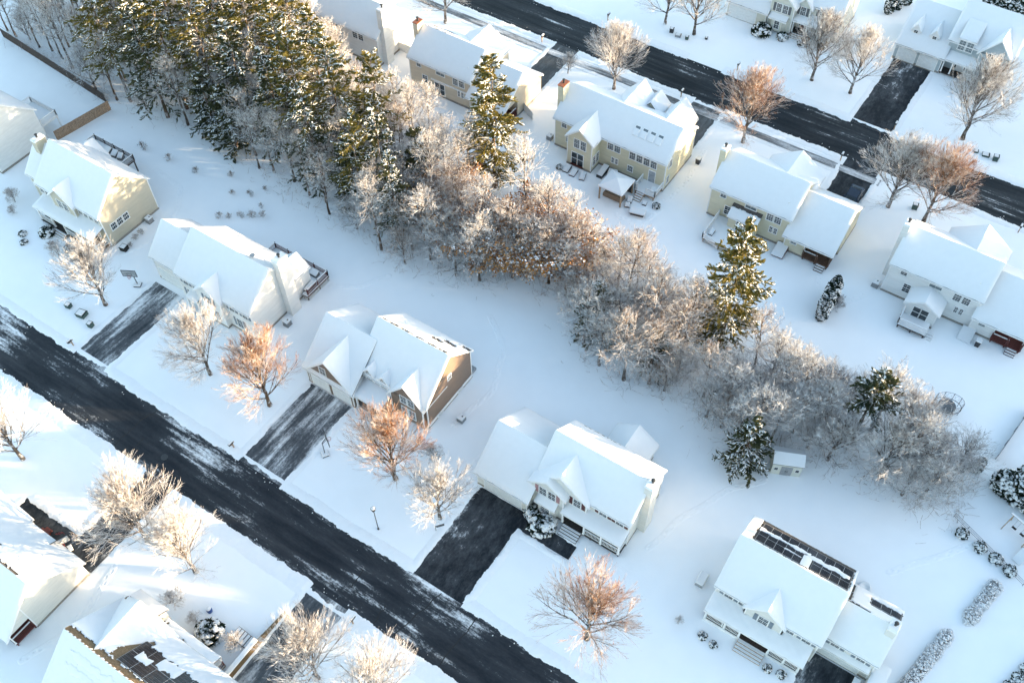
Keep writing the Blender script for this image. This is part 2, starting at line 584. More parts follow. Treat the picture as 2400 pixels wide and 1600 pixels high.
# snow pushed up along the paving
def bank(p0, p1, side, h=0.22, w=1.3, seed=1, rough=1.0, jag=0.16):
    """ridge of snow from p0 to p1; side = +1/-1, on which side of the direction the yard lies"""
    p0 = np.array(p0, float)
    p1 = np.array(p1, float)
    L = np.linalg.norm(p1 - p0)
    d = (p1 - p0) / L
    nrm = np.array([-d[1], d[0]]) * side
    r = np.random.default_rng(seed)
    n = max(4, int(L / 0.16))
    ts = np.linspace(0, L, n)
    prof = np.array([(-0.10, -0.02), (0.0, 0.35), (0.12, 0.8), (0.3, 1.0), (0.55, 0.85), (0.85, 0.45), (1.0, 0.18), (1.25, -0.35)])
    edge = vnoise(ts * 1.1, ts * 0.3, seed) * jag + vnoise(ts * 4.3, ts, seed + 1) * jag * 0.35 + vnoise(ts * 0.25, ts * 0.1, seed + 3) * jag * 1.2
    hh = h * (0.75 + 0.3 * vnoise(ts * 0.6, ts * 0.2, seed + 9))
    taper = np.clip(np.minimum(ts, L - ts) / 0.7, 0.15, 1)
    V = np.zeros((n, len(prof), 3))
    for j, (o_, z_) in enumerate(prof):
        inner = 0 < j < len(prof) - 1
        off = o_ * w + edge * (1 - j / (len(prof) - 1)) + (r.normal(0, 0.03 * rough, n) if inner else 0)
        q = p0[None] + d[None] * ts[:, None] + nrm[None] * off[:, None]
        V[:, j, :2] = q
        lump = vnoise(ts * 2.6 + j * 1.9, o_ * w * 3.1 + ts * 0.4, seed + 2) * 0.5 + vnoise(ts * 6.1, o_ * w * 6.7, seed + 6) * 0.4 + r.normal(0, 0.25, n)
        V[:, j, 2] = z_ * hh * taper + (lump * h * 0.30 * rough * taper if 0 < j < 6 else 0) + 0.03 * (j > 3)
        if j == 0:
            V[:, j, 2] = -0.02
        if j == len(prof) - 1:
            V[:, j, 2] = -0.03
    ix = np.arange(n * len(prof)).reshape(n, len(prof))
    f = np.stack([ix[:-1, :-1], ix[1:, :-1], ix[1:, 1:], ix[:-1, 1:]], -1).reshape(-1, 4)
    if side < 0:
        f = f[:, ::-1]
    o = link_mesh("snow_bank", np_mesh("snow_bank", V.reshape(-1, 3), f, "snow_lump", True))
    o["kind"] = "structure"
    return o


def bank_line(y, gaps, side, h, w, x0=-135, x1=40, seed=0, jag=0.16):
    x = x0
    for a, c in sorted(gaps) + [(x1, x1)]:
        if a - x > 1:
            bank((x, y), (a, y), side, h, w, seed + int(a * 3) % 97, jag=jag)
        x = c


bank_line(28.85, [(-85.3, -80.2), (-57.8, -51.6), (-33.0, -26.7), (4.8, 10.2)], 1, 0.15, 1.2, seed=3)
bank_line(22.15, [(-65.6, -61.4), (-41.0, -36.2)], -1, 0.15, 1.6, seed=11)
bank_line(121.05, [(-49, -43), (-21.9, -16.0)], 1, 0.20, 1.5, seed=23)
bank_line(113.45, [(-68.3, -64.2), (-43.4, -38.6), (-19.3, -14.4)], -1, 0.17, 1.1, seed=31)
bank_line(111.62, [(-68.3, -64.2), (-43.4, -38.6), (-19.3, -14.4)], 1, 0.12, 0.8, -95, -13.5, seed=37, jag=0.25)
bank_line(110.28, [(-68.3, -64.2), (-43.4, -38.6), (-19.3, -14.4)], -1, 0.12, 0.7, -95, -13.5, seed=41, jag=0.25)
k = 50
for nm, rects, mt in DRIVES:
    x0, x1, y0, y1 = rects[0]
    if nm == "garden_path":
        bank((x0, y0), (x1, y0), -1, 0.12, 0.7, k)
        bank((x0 + 0.4, y1), (x1, y1), 1, 0.10, 0.6, k + 1)
    else:
        ya, yb = (y0 + 0.2, y1 - 0.3) if y0 > 0 else (y0, y1)
        bank((x0, ya), (x0, yb), 1, 0.13, 0.8, k, 0.7)
        bank((x1, ya), (x1, (39.2 if mt == "asphalt_clean" and x0 == -33.0 else yb)), -1, 0.13, 0.8, k + 1, 0.7)
    k += 2
bank((-74.2, 12.4), (-65.6, 12.4), 1, 0.22, 1.0, 91)
bank((-74.2, 10.2), (-74.2, 12.4), 1, 0.2, 0.8, 92)
# low rims where a driveway meets the plowed road
for x0, x1, y, s in ((-85.3, -80.2, 29.3, 1), (-57.8, -51.6, 29.3, 1), (-41.0, -36.2, 21.6, -1), (-21.9, -16.0, 121.6, 1), (-43.4, -38.6, 113.0, -1)):
    bank((x0, y), (x1, y), s, 0.06, 0.45, int(abs(x0) * 7), 0.6, 0.3)

# crumbs of snow thrown on the paving
rng = np.random.default_rng(77)
P = []
for y0, s, lo, hi in ((28.85, -1, -125, 30), (22.15, 1, -125, 30), (121.05, -1, -110, 30), (113.45, 1, -110, 30)):
    n = 150
    xs = rng.uniform(lo, hi, n)
    ys = y0 + s * rng.exponential(0.35, n)
    P.append(np.stack([xs, ys, rng.uniform(0.02, 0.10, n)], 1))
P = np.concatenate(P)
oct_v = np.array([(1, 0, 0), (0, 1, 0), (-1, 0, 0), (0, -1, 0), (0, 0, 1), (0, 0, -1)], float)
oct_f = np.array([(0, 1, 4), (1, 2, 4), (2, 3, 4), (3, 0, 4), (1, 0, 5), (2, 1, 5), (3, 2, 5), (0, 3, 5)])
V = P[:, None, :2].repeat(6, 1)
jit = rng.uniform(0.6, 1.3, (len(P), 6, 1))
vv = oct_v[None] * P[:, None, 2:3] * jit
V = np.concatenate([V + vv[:, :, :2], vv[:, :, 2:3] + 0.02], 2)
F = (oct_f[None] + (np.arange(len(P)) * 6)[:, None, None]).reshape(-1, 3)
o = link_mesh("snow_crumbs", np_mesh("snow_crumbs", V.reshape(-1, 3), F, "snow_lump"))
tag(o, "small crumbs of snow scattered along the road edges", "snow", kind="stuff")


# trails of footprints trodden into the snow
def trail(pts, seed, w=0.9, stride=0.7):
    pts = np.array(pts, float)
    seg = np.linalg.norm(np.diff(pts, axis=0), axis=1)
    cum = np.concatenate([[0], np.cumsum(seg)])
    L = cum[-1]
    n = int(L / 0.10)
    t = np.linspace(0, L, n)
    cx = np.interp(t, cum, pts[:, 0])
    cy = np.interp(t, cum, pts[:, 1])
    ker = np.hanning(31)
    ker /= ker.sum()
    cx = np.convolve(np.pad(cx, 15, mode='edge'), ker, 'valid') + 0.12 * np.sin(t * 0.9 + seed)
    cy = np.convolve(np.pad(cy, 15, mode='edge'), ker, 'valid') + 0.12 * np.cos(t * 0.7 + seed)
    tx, ty = np.gradient(cx), np.gradient(cy)
    q = np.hypot(tx, ty) + 1e-9
    nx_, ny_ = -ty / q, tx / q
    k = 13
    o_ = np.linspace(-w / 2, w / 2, k)
    X = cx[:, None] + nx_[:, None] * o_[None]
    Y = cy[:, None] + ny_[:, None] * o_[None]
    r = np.random.default_rng(seed)
    fade = np.clip(1 - np.abs(o_) / (w / 2), 0, 1)[None] * np.clip(np.minimum(t, L - t) / 0.6, 0, 1)[:, None]
    Z = ground_z(X, Y) - 0.02 + 0.06 * np.minimum(1, fade * 3)
    steps = np.arange(0.4, L - 0.4, stride)
    for i, s_ in enumerate(steps):
        side = 0.14 if i % 2 else -0.14
        s_ += r.normal(0, 0.06)
        side += r.normal(0, 0.03)
        d2 = ((t[:, None] - s_) / 0.17) ** 2 + ((o_[None] - side) / 0.10) ** 2
        Z -= 0.10 * np.exp(-d2 * 1.2)
        Z += 0.025 * np.exp(-((np.sqrt(d2) - 1.6) / 0.4) ** 2) * fade
    ix = np.arange(n * k).reshape(n, k)
    f = np.stack([ix[:-1, :-1], ix[1:, :-1], ix[1:, 1:], ix[:-1, 1:]], -1).reshape(-1, 4)
    ob = link_mesh("footprint_trail", np_mesh("footprint_trail", np.stack([X, Y, Z], -1).reshape(-1, 3), f, "snow_ground", True))
    ob["kind"] = "structure"


trail([(-60.2, 12.6), (-58.6, 8.0), (-58.8, 3.2), (-60.3, -0.6)], 1)
trail([(-38.6, 90.0), (-36.6, 92.0), (-36.2, 98.0), (-37.2, 104.0)], 2)
trail([(-42.0, 86.2), (-40.0, 85.4), (-37.6, 86.4), (-36.4, 90.6)], 3)
trail([(-92.6, 43.0), (-91.2, 47.0), (-91.6, 52.0), (-95.0, 57.0), (-101.4, 57.4)], 4)
trail([(-66.0, 54.0), (-62.5, 56.5), (-60.2, 60.5)], 5)
trail([(-14.0, 44.2), (-12.5, 50.0), (-9.5, 56.5), (-6.5, 59.8)], 6)
trail([(-40.4, 45.4), (-39.0, 52.0), (-41.0, 58.0), (-46.0, 62.0)], 7)
trail([(8.0, 56.0), (11.5, 60.0), (15.8, 65.8)], 8)
trail([(-14.0, 91.0), (-12.6, 88.0), (-9.2, 88.2), (-7.4, 91.2)], 9)
trail([(-23.0, 138.0), (-25.0, 133.0), (-24.2, 124.6)], 10)
trail([(-33.8, 34.4), (-34.8, 38.5), (-35.2, 43.0), (-34.6, 52.0)], 11)

# ------------------------------------------------------------------ house kit
WIN_CACHE = {}
ROT = {'S': 0.0, 'E': math.pi / 2, 'N': math.pi, 'W': -math.pi / 2}


def grid_window(w, h, cols, rows):
    key = (round(w, 2), round(h, 2), cols, rows)
    if key in WIN_CACHE:
        return WIN_CACHE[key]
    mb = MB()
    c = 0.09
    d = -0.085
    mb.box(-w / 2 - c, w / 2 + c, d, 0, h / 2, h / 2 + c)
    mb.box(-w / 2 - c - 0.03, w / 2 + c + 0.03, d - 0.03, 0, -h / 2 - c, -h / 2)
    mb.box(-w / 2 - c, -w / 2, d, 0, -h / 2, h / 2)
    mb.box(w / 2, w / 2 + c, d, 0, -h / 2, h / 2)
    mb.box(-w / 2, w / 2, -0.065, -0.01, -0.03, 0.03)
    for k in range(1, cols):
        x = -w / 2 + w * k / cols
        mb.box(x - 0.013, x + 0.013, -0.05, -0.01, -h / 2, -0.03)
        mb.box(x - 0.013, x + 0.013, -0.05, -0.01, 0.03, h / 2)
    for k in range(1, rows):
        for s in (-1, 1):
            z = s * (0.03 + (h / 2 - 0.03) * k / rows)
            mb.box(-w / 2, w / 2, -0.048, -0.012, z - 0.012, z + 0.012)
    fr = mb.mesh("window", "trim_white")
    pn = MB().box(-w / 2, w / 2, -0.03, -0.02, 0, h / 2 - 0.002).mesh("pane", "glass")
    pn2 = MB().box(-w / 2, w / 2, -0.03, -0.02, 0, h / 2 - 0.002).mesh("pane", "glass_pale")
    WIN_CACHE[key] = (fr, pn, pn2)
    return WIN_CACHE[key]


class House:
    def __init__(s, name, label, x, y, wall, cat="house", roof="roof_shingle", snow=0.15):
        s.o = (x, y, 0.0)
        s.root = empty(name, (x, y, 0), label, cat)
        s.wall = wall
        s.roofm = roof
        s.snow_t = snow
        s.n = 0

    def rel(s, p):
        return (p[0] - s.o[0], p[1] - s.o[1], p[2])

    def part(s, mb, name, mat, parent=None, smooth=False):
        return mb.build(name, mat, parent or s.root, s.o, smooth)

    # ---------------------------------------------------------- snow on a sloping quad
    def snow_on(s, P00, P10, P01, P11, parent, t=None, step=0.5, bare=None, ridge=True):
        """P00-P10 the eave, P01-P11 the ridge (tops of the roof slab)"""
        t = s.snow_t if t is None else t
        P00, P10, P01, P11 = [np.array(q, float) for q in (P00, P10, P01, P11)]
        lu = max(np.linalg.norm(P10 - P00), np.linalg.norm(P11 - P01))
        lv = max(np.linalg.norm(P01 - P00), np.linalg.norm(P11 - P10))
        if bare is not None:
            step = 0.11
        nu = max(4, int(lu / step))
        nv = max(4, int(lv / step))
        e = 0.10
        us = np.concatenate([[0, min(0.2, e / lu)], np.linspace(0, 1, nu + 1)[1:-1], [1 - min(0.2, e / lu), 1]])
        vs = np.concatenate([[0, min(0.2, e / lv)], np.linspace(0, 1, nv + 1)[1:-1], [1]])
        us = np.sort(us)
        vs = np.sort(vs)
        U, Vv = np.meshgrid(us, vs, indexing='ij')
        B = (P00 * ((1 - U) * (1 - Vv))[..., None] + P10 * (U * (1 - Vv))[..., None]
             + P01 * ((1 - U) * Vv)[..., None] + P11 * (U * Vv)[..., None])
        du = np.minimum(U, 1 - U) * lu
        dv = Vv * lv
        th = t * np.clip(np.minimum(du, dv) / e, 0.0, 1.0) ** 0.5
        th = th * (0.55 + 0.45 * np.clip(np.minimum(du, dv) / 0.5, 0, 1))
        th += t * 0.20 * vnoise(B[..., 0] * 1.3, B[..., 1] * 1.5, 2.0) * (th > 0)
        lip = (P00 - P01) / max(1e-6, np.linalg.norm(P00 - P01))
        B = B + lip * (np.where(Vv == 0, 0.05 + 0.05 * vnoise(U * lu * 1.7, U * lu * 0.6, lu), 0.0))[..., None]
        keep = None
        if bare is not None:
            keep = ~bare(U * lu, Vv * lv, lu, lv)
            thin = keep.copy()
            thin[1:-1, 1:-1] &= keep[2:, 1:-1] & keep[:-2, 1:-1] & keep[1:-1, 2:] & keep[1:-1, :-2]
            th = np.where(keep, np.where(thin, th, 0.02), 0.0)
        T = B.copy()
        T[..., 2] += th + 0.012
        nu_, nv_ = U.shape
        ix = np.arange(nu_ * nv_).reshape(nu_, nv_)
        f = np.stack([ix[:-1, :-1], ix[1:, :-1], ix[1:, 1:], ix[:-1, 1:]], -1)
        if keep is not None:
            m = keep[:-1, :-1] & keep[1:, :-1] & keep[1:, 1:] & keep[:-1, 1:]
            f = f[m]
        else:
            f = f.reshape(-1, 4)
        a = P10 - P00
        c = P01 - P00
        if np.cross(a, c)[2] < 0:
            f = f[:, ::-1]
        T -= np.array(s.o)
        o = link_mesh("snow_cover", np_mesh("snow_cover", T.reshape(-1, 3), f, "snow_roof", True), parent)
        return o

    # ---------------------------------------------------------- a gabled block
    def gable(s, x0, x1, y0, y1, e0, e1, rz, rb=None, axis='x', oh=0.3, rake=0.22, wall=None, base=0.0,
              foundation=True, bare0=None, bare1=None, a_in=0.0, b_in=0.0, no_wall=False, roof=True, trim=True):
        """axis = direction of the ridge; e0/e1 eave heights at the low/high side across; rb ridge position across
        a_in / b_in: how far the roof reaches past the low/high end along the ridge (buried in another roof)"""
        wall = wall or s.wall
        if axis == 'x':
            A0, A1, B0, B1 = x0, x1, y0, y1
            mp = lambda a, c, z: (a, c, z)
        else:
            A0, A1, B0, B1 = y0, y1, x0, x1
            mp = lambda a, c, z: (c, a, z)
        if rb is None:
            rb = (B0 + B1) / 2
        if not no_wall:
            mb = MB()
            pr = [(B0, base), (B1, base), (B1, e1), (rb, rz), (B0, e0)]
            vs = [mp(A0, c, z) for c, z in pr] + [mp(A1, c, z) for c, z in pr]
            fs = [(0, 1, 2, 3, 4), (9, 8, 7, 6, 5), (0, 4, 9, 5), (1, 6, 7, 2)]
            if axis == 'y':
                fs = [tuple(reversed(q)) for q in fs]
            mb.add(vs, [tuple(reversed(q)) for q in fs])
            s.part(mb, "wall", wall)
            if foundation:
                f = MB().box(x0 - 0.025, x1 + 0.025, y0 - 0.025, y1 + 0.025, -0.1, base + 0.38)
                s.part(f, "foundation", "foundation")
            if trim:
                for xx, yy in ((x0, y0), (x1, y0), (x0, y1), (x1, y1)):
                    ez = (e0 if (yy if axis == 'x' else xx) == B0 else e1)
                    c = MB().box(xx - 0.035 if xx == x0 else xx - 0.09, xx + 0.09 if xx == x0 else xx + 0.035,
                          yy - 0.035 if yy == y0 else yy - 0.09, yy + 0.09 if yy == y0 else yy + 0.035, base + 0.38, ez - 0.02)
                    s.part(c, "corner_board", "trim_white")
        if not roof:
            return None
        th = 0.13
        m0 = (rz - e0) / (rb - B0)
        m1 = (rz - e1) / (B1 - rb)
        Ar0 = A0 - (rake if not a_in else -0.0) - a_in
        Ar1 = A1 + (rake if not b_in else 0.0) + b_in
        mb = MB()
        zb0, zb1 = e0 - m0 * oh, e1 - m1 * oh
        ex0, ex1 = B0 - oh, B1 + oh
        for (bc, bz) in ((ex0, zb0), (ex1, zb1)):
            lo = [mp(Ar0, bc, bz + 0.01), mp(Ar1, bc, bz + 0.01), mp(Ar1, rb, rz + 0.01), mp(Ar0, rb, rz + 0.01)]
            hi = [(p[0], p[1], p[2] + th) for p in lo]
            flip = (bc == ex1) ^ (axis == 'y')
            if flip:
                lo, hi = [lo[1], lo[0], lo[3], lo[2]], [hi[1], hi[0], hi[3], hi[2]]
            mb.hexa(lo + hi)
        rf = s.part(mb, "roof", s.roofm)
        # rake and eave boards
        fb = MB()
        for Ae, sg in ((Ar0, -1), (Ar1, 1)):
            if (sg < 0 and a_in) or (sg > 0 and b_in):
                continue
            for bc, bz in ((ex0, zb0), (ex1, zb1)):
                q = [mp(Ae, bc, bz - 0.12), mp(Ae + sg * 0.03, bc, bz - 0.12), mp(Ae + sg * 0.03, rb, rz - 0.12), mp(Ae, rb, rz - 0.12)]
                fb.hexa(q + [(p[0], p[1], p[2] + 0.27) for p in q])
        for bc, bz, sg in ((ex0, zb0, -1), (ex1, zb1, 1)):
            p, q = mp(Ar0, bc + sg * 0.005, 0), mp(Ar1, bc + sg * 0.10, 0)
            fb.box(min(p[0], q[0]), max(p[0], q[0]), min(p[1], q[1]), max(p[1], q[1]), bz - 0.10, bz + 0.06)
        s.part(fb, "fascia", "trim_white", rf)
        up = lambda p: (p[0], p[1], p[2] + th + 0.012)
        for bc, bz, br in ((ex0, zb0, bare0), (ex1, zb1, bare1)):
            s.snow_on(up(mp(Ar0, bc, bz)), up(mp(Ar1, bc, bz)), up(mp(Ar0, rb, rz)), up(mp(Ar1, rb, rz)), rf, bare=br)
        return rf

    def shed(s, x0, x1, y0, y1, zS, zN, zW=None, name="porch_roof", bare=None, t=0.12):
        """single slope rectangle; zS height at y0, zN height at y1"""
        q = [(x0, y0, zS), (x1, y0, zS), (x1, y1, zN), (x0, y1, zN)]
        mb = MB().hexa(q + [(a, c, z + t) for a, c, z in q])
        rf = s.part(mb, name, s.roofm)
        fb = MB()
        lo_y = y0 if zS < zN else y1
        sg = -1 if zS < zN else 1
        zz = min(zS, zN)
        fb.box(x0, x1, min(lo_y, lo_y + sg * 0.06), max(lo_y, lo_y + sg * 0.06), zz - 0.16, zz + 0.07)
        s.part(fb, "fascia", "trim_white", rf)
        u = [(a, c, z + t + 0.004) for a, c, z in q]
        if zS < zN:
            s.snow_on(u[0], u[1], u[3], u[2], rf, bare=bare)
        else:
            s.snow_on(u[3], u[2], u[0], u[1], rf, bare=bare)
        return rf

    # ---------------------------------------------------------- openings
    def win(s, face, plane, along, z, w=0.9, h=1.45, cols=2, rows=2, shutters=None, pale=False, n=1, gap=0.16):
        for k in range(n):
            al = along + (k - (n - 1) / 2) * (w + 0.1 + gap)
            fr, pn, pn2 = grid_window(w, h, cols, rows)
            p = {'S': (al, plane, z), 'N': (al, plane, z), 'E': (plane, al, z), 'W': (plane, al, z)}[face]
            o = link_mesh("window", fr, s.root, s.rel(p), ROT[face])
            me = pn2 if pale else pn
            link_mesh("pane", me, o, (0, 0, 0.001))
            link_mesh("pane", me, o, (0, 0.004, -h / 2 + 0.001))
        if shutters:
            tot = n * w + (n - 1) * (0.1 + gap)
            key = ("sh", shutters, round(h, 2))
            if key not in WIN_CACHE:
                mb = MB().box(-0.2, 0.2, -0.05, 0, -h / 2, h / 2)
                for k in range(int(h / 0.12)):
                    zz = -h / 2 + 0.08 + k * 0.12
                    mb.box(-0.15, 0.15, -0.07, -0.05, zz, zz + 0.07)
                WIN_CACHE[key] = mb.mesh("shutter", shutters)
            for sg in (-1, 1):
                al = along + sg * (tot / 2 + 0.34)
                p = {'S': (al, plane, z), 'N': (al, plane, z), 'E': (plane, al, z), 'W': (plane, al, z)}[face]
                link_mesh("shutter", WIN_CACHE[key], s.root, s.rel(p), ROT[face])

    def slider(s, face, plane, along, z0, w=1.8, h=2.0):
        fr, pn, pn2 = grid_window(w / 2 - 0.05, h, 1, 1)
        for k, sg in enumerate((-1, 1)):
            al = along + sg * w / 4
            p = {'S': (al, plane, z0 + h / 2), 'E': (plane, al, z0 + h / 2)}[face]
            o = link_mesh("patio_door", fr, s.root, s.rel(p), ROT[face])
            link_mesh("pane", pn, o, (0, 0, 0.001))
            link_mesh("pane", pn, o, (0, 0.004, -h / 2 + 0.001))

    def garage_door(s, plane, xc, w, h=2.15, arch=False, z0=0.12, mat="door_white"):
        mb = MB()
        t = 0.12
        mb.box(xc - w / 2 - t, xc - w / 2, plane - 0.06, plane, z0, z0 + h)
        mb.box(xc + w / 2, xc + w / 2 + t, plane - 0.06, plane, z0, z0 + h)
        if arch:
            n = 10
            top = [(xc - w / 2 - t + (w + 2 * t) * k / n, z0 + h - 0.32 + 0.42 * math.sin(math.pi * k / n)) for k in range(n + 1)]
            for (xa, za), (xb, zb) in zip(top[:-1], top[1:]):
                q = [(xa, plane - 0.06, za), (xb, plane - 0.06, zb), (xb, plane, zb), (xa, plane, za)]
                mb.hexa(q + [(a, c, z + 0.13) for a, c, z in q])
        else:
            mb.box(xc - w / 2 - t, xc + w / 2 + t, plane - 0.06, plane, z0 + h, z0 + h + t)
        d = s.part(mb, "garage_door", "trim_white")
        for k in range(4):
            za = z0 + 0.01 + (h - 0.04) * k / 4
            zb = z0 - 0.01 + (h - 0.04) * (k + 1) / 4
            pm = MB().box(xc - w / 2, xc + w / 2, plane - 0.035, plane - 0.01, za, zb)
            nb = max(3, int(w / 0.62))
            for j in range(nb):
                xa = xc - w / 2 + 0.06 + (w - 0.06) * j / nb
                pm.box(xa, xa + (w - 0.06) / nb - 0.06, plane - 0.05, plane - 0.035, za + 0.06, zb - 0.06)
            s.part(pm, "panel", mat, d)
        return d

    def door(s, face, plane, along, z0=0.5, w=0.95, h=2.05, mat="shutter_maroon", side=False):
        fr = MB()
        dw = w / 2 + 0.08
        sw = 0.38 if side else 0.0
        fr.box(-dw - sw, -w / 2, -0.07, 0, 0, h + 0.1)
        fr.box(w / 2, dw + sw, -0.07, 0, 0, h + 0.1)
        fr.box(-dw - sw, dw + sw, -0.071, 0, h, h + 0.16)
        p = {'S': (along, plane, z0), 'E': (plane, along, z0)}[face]
        o = link_mesh("door", fr.mesh("door", "trim_white"), s.root, s.rel(p), ROT[face])
        mb = MB().box(-w / 2, w / 2, -0.04, 0, 0.02, h)
        for zz in (0.2, 0.8, 1.4):
            for xx in (-0.36, 0.06):
                mb.box(xx, xx + 0.3, -0.055, -0.04, zz, zz + 0.45)
        link_mesh("door_leaf", mb.mesh("door_leaf", mat), o)
        if side:
            for sg in (-1, 1):
                q = MB().box(sg * (w / 2 + 0.22) - 0.1, sg * (w / 2 + 0.22) + 0.1, -0.09, -0.071, 0.5, h - 0.1)
                link_mesh("side_light", q.mesh("side_light", "glass"), o)
        hb = MB().bar((w / 2 - 0.1, -0.1, 1.0), (w / 2 - 0.1, -0.04, 1.0), 0.035, n=6)
        link_mesh("handle", hb.mesh("handle", "metal_grey"), o)

    def chimney(s, x0, x1, y0, y1, z1, z0=0.0, mat=None, cap="metal_dark", copper=False):
        mb = MB().box(x0, x1, y0, y1, z0, z1)
        c = s.part(mb, "chimney", mat or s.wall)
        tr = MB().box(x0 - 0.06, x1 + 0.06, y0 - 0.06, y1 + 0.06, z1, z1 + 0.12)
        s.part(tr, "crown", "copper" if copper else "trim_white", c)
        sn = MB().hexa([(x0 - 0.05, y0 - 0.05, z1 + 0.12), (x1 + 0.05, y0 - 0.05, z1 + 0.12), (x1 + 0.05, y1 + 0.05, z1 + 0.12), (x0 - 0.05, y1 + 0.05, z1 + 0.12),
                        (x0 + 0.04, y0 + 0.04, z1 + 0.24), (x1 - 0.04, y0 + 0.04, z1 + 0.24), (x1 - 0.04, y1 - 0.04, z1 + 0.24), (x0 + 0.04, y1 - 0.04, z1 + 0.24)])
        if not copper:
            s.part(sn, "snow_cover", "snow_roof", c)
        fl = MB()
        cx, cy = (x0 + x1) / 2, (y0 + y1) / 2
        fl.lathe(cx, cy, [(0.13, z1 + 0.1), (0.13, z1 + 0.62), (0.22, z1 + 0.66), (0.22, z1 + 0.72), (0.05, z1 + 0.8)], 10)
        s.part(fl, "flue_cap", cap, c)

    # ---------------------------------------------------------- porches, decks, steps
    def railing(s, pts, z, mat, h=0.95, name="railing", gap=0.16, parent=None, solid=False):
        mb = MB()
        for (xa, ya), (xb, yb) in zip(pts[:-1], pts[1:]):
            L = math.hypot(xb - xa, yb - ya)
            n = max(1, int(L / 1.8))
            for k in range(n + 1):
                t = k / n
                x, y = xa + (xb - xa) * t, ya + (yb - ya) * t
                mb.box(x - 0.06, x + 0.06, y - 0.06, y + 0.06, z, z + h + 0.12)
            mb.bar((xa, ya, z + h), (xb, yb, z + h), 0.055)
            mb.bar((xa, ya, z + 0.12), (xb, yb, z + 0.12), 0.04)
            if solid:
                mb.bar((xa, ya, z + h * 0.5), (xb, yb, z + h * 0.5), 0.04)
                dx, dy = (xb - xa) / L * 0.0, 0.0
            m = int(L / gap)
            for k in range(1, m):
                t = k / m
                x, y = xa + (xb - xa) * t, ya + (yb - ya) * t
                mb.box(x - 0.02, x + 0.02, y - 0.02, y + 0.02, z + 0.1, z + h)
        r = s.part(mb, name, mat, parent)
        sn = MB()
        for (xa, ya), (xb, yb) in zip(pts[:-1], pts[1:]):
            L = math.hypot(xb - xa, yb - ya)
            n_ = (-(yb - ya) / L * 0.06, (xb - xa) / L * 0.06)
            q = [(xa - n_[0], ya - n_[1], z + h + 0.045), (xb - n_[0], yb - n_[1], z + h + 0.045), (xb + n_[0], yb + n_[1], z + h + 0.045), (xa + n_[0], ya + n_[1], z + h + 0.045)]
            sn.hexa(q + [(a, c, zz + 0.07) for a, c, zz in q])
        s.part(sn, "snow_cover", "snow_roof", r)
        return r

    def platform(s, x0, x1, y0, y1, z, mat, snow=True, name="deck_floor", skirt=None):
        mb = MB()
        n = max(2, int((x1 - x0) / 0.28))
        for k in range(n):
            xa = x0 + (x1 - x0) * k / n
            mb.box(xa, xa + (x1 - x0) / n - 0.015, y0, y1, z - 0.05, z)
        mb.box(x0 + 0.02, x1 - 0.02, y0 + 0.02, y1 - 0.02, z - 0.25, z - 0.052)
        d = s.part(mb, name, mat)
        for xx in (x0 + 0.15, (x0 + x1) / 2, x1 - 0.15):
            for yy in (y0 + 0.15, y1 - 0.15):
                if z > 0.35:
                    s.part(MB().box(xx - 0.07, xx + 0.07, yy - 0.07, yy + 0.07, -0.1, z - 0.251), "deck_post", mat, d)
        if skirt:
            k = MB()
            for (xa, ya, xb, yb) in ((x0, y0, x1, y0), (x1, y0, x1, y1), (x0, y0, x0, y1)):
                L = math.hypot(xb - xa, yb - ya)
                for q in range(int(L / 0.2)):
                    t0, t1 = q * 0.2 / L, min(1, (q * 0.2 + z * 0.8) / L)
                    k.bar((xa + (xb - xa) * t0, ya + (yb - ya) * t0, 0), (xa + (xb - xa) * t1, ya + (yb - ya) * t1, z - 0.26), 0.018)
                    k.bar((xa + (xb - xa) * t1, ya + (yb - ya) * t1, 0), (xa + (xb - xa) * t0, ya + (yb - ya) * t0, z - 0.26), 0.018)
            s.part(k, "lattice", skirt, d)
        if snow:
            s.snow_on((x0, y0, z), (x1, y0, z), (x0, y1, z), (x1, y1, z), d, t=0.12)
        return d

    def steps(s, x0, x1, ytop, z, n, mat, dirn=-1, run=0.3, snow=True):
        for k in range(n):
            zt = z * (n - k) / (n + 1)
            ya = ytop + dirn * run * k
            yb = ytop + dirn * run * (k + 1)
            mb = MB().box(x0, x1, min(ya, yb), max(ya, yb), max(0, zt - 0.22), zt)
            st = s.part(mb, "step", mat)
            if snow:
                c = MB().box(x0 + 0.03, x1 - 0.03, min(ya, yb) + 0.03, max(ya, yb) - 0.03, zt, zt + 0.05)
                s.part(c, "snow_cover", "snow_roof", st)

    def post(s, x, y, z0, z1, w=0.09, mat="trim_white"):
        mb = MB().box(x - w, x + w, y - w, y + w, z0, z1)
        mb.box(x - w - 0.04, x + w + 0.04, y - w - 0.04, y + w + 0.04, z0, z0 + 0.14)
        mb.box(x - w - 0.04, x + w + 0.04, y - w - 0.04, y + w + 0.04, z1 - 0.12, z1)
        s.part(mb, "post", mat)

    def vent_pipe(s, x, y, z):
        s.part(MB().lathe(x, y, [(0.05, z - 0.3), (0.05, z + 0.35)], 8), "vent_pipe", "trim_white")

# ------------------------------------------------------------------ the houses
def patch(cells, seed=0.0, rough=0.35):
    """bare shingle patches; cells = list of (u0,u1,v0,v1) fractions of the slope"""
    def f(U, V, lu, lv):
        u = U / lu
        v = V / lv
        n = vnoise(U * 2.1, V * 2.6, seed) * 0.5 + vnoise(U * 7.0, V * 8.0, seed + 4) * 0.5
        m = np.zeros(U.shape, bool)
        for u0, u1, v0, v1 in cells:
            du = np.minimum(u - u0, u1 - u) * lu
            dv = np.minimum(v - v0, v1 - v) * lv
            m |= (np.minimum(du, dv) + n * rough) > 0.0
        return m
    return f


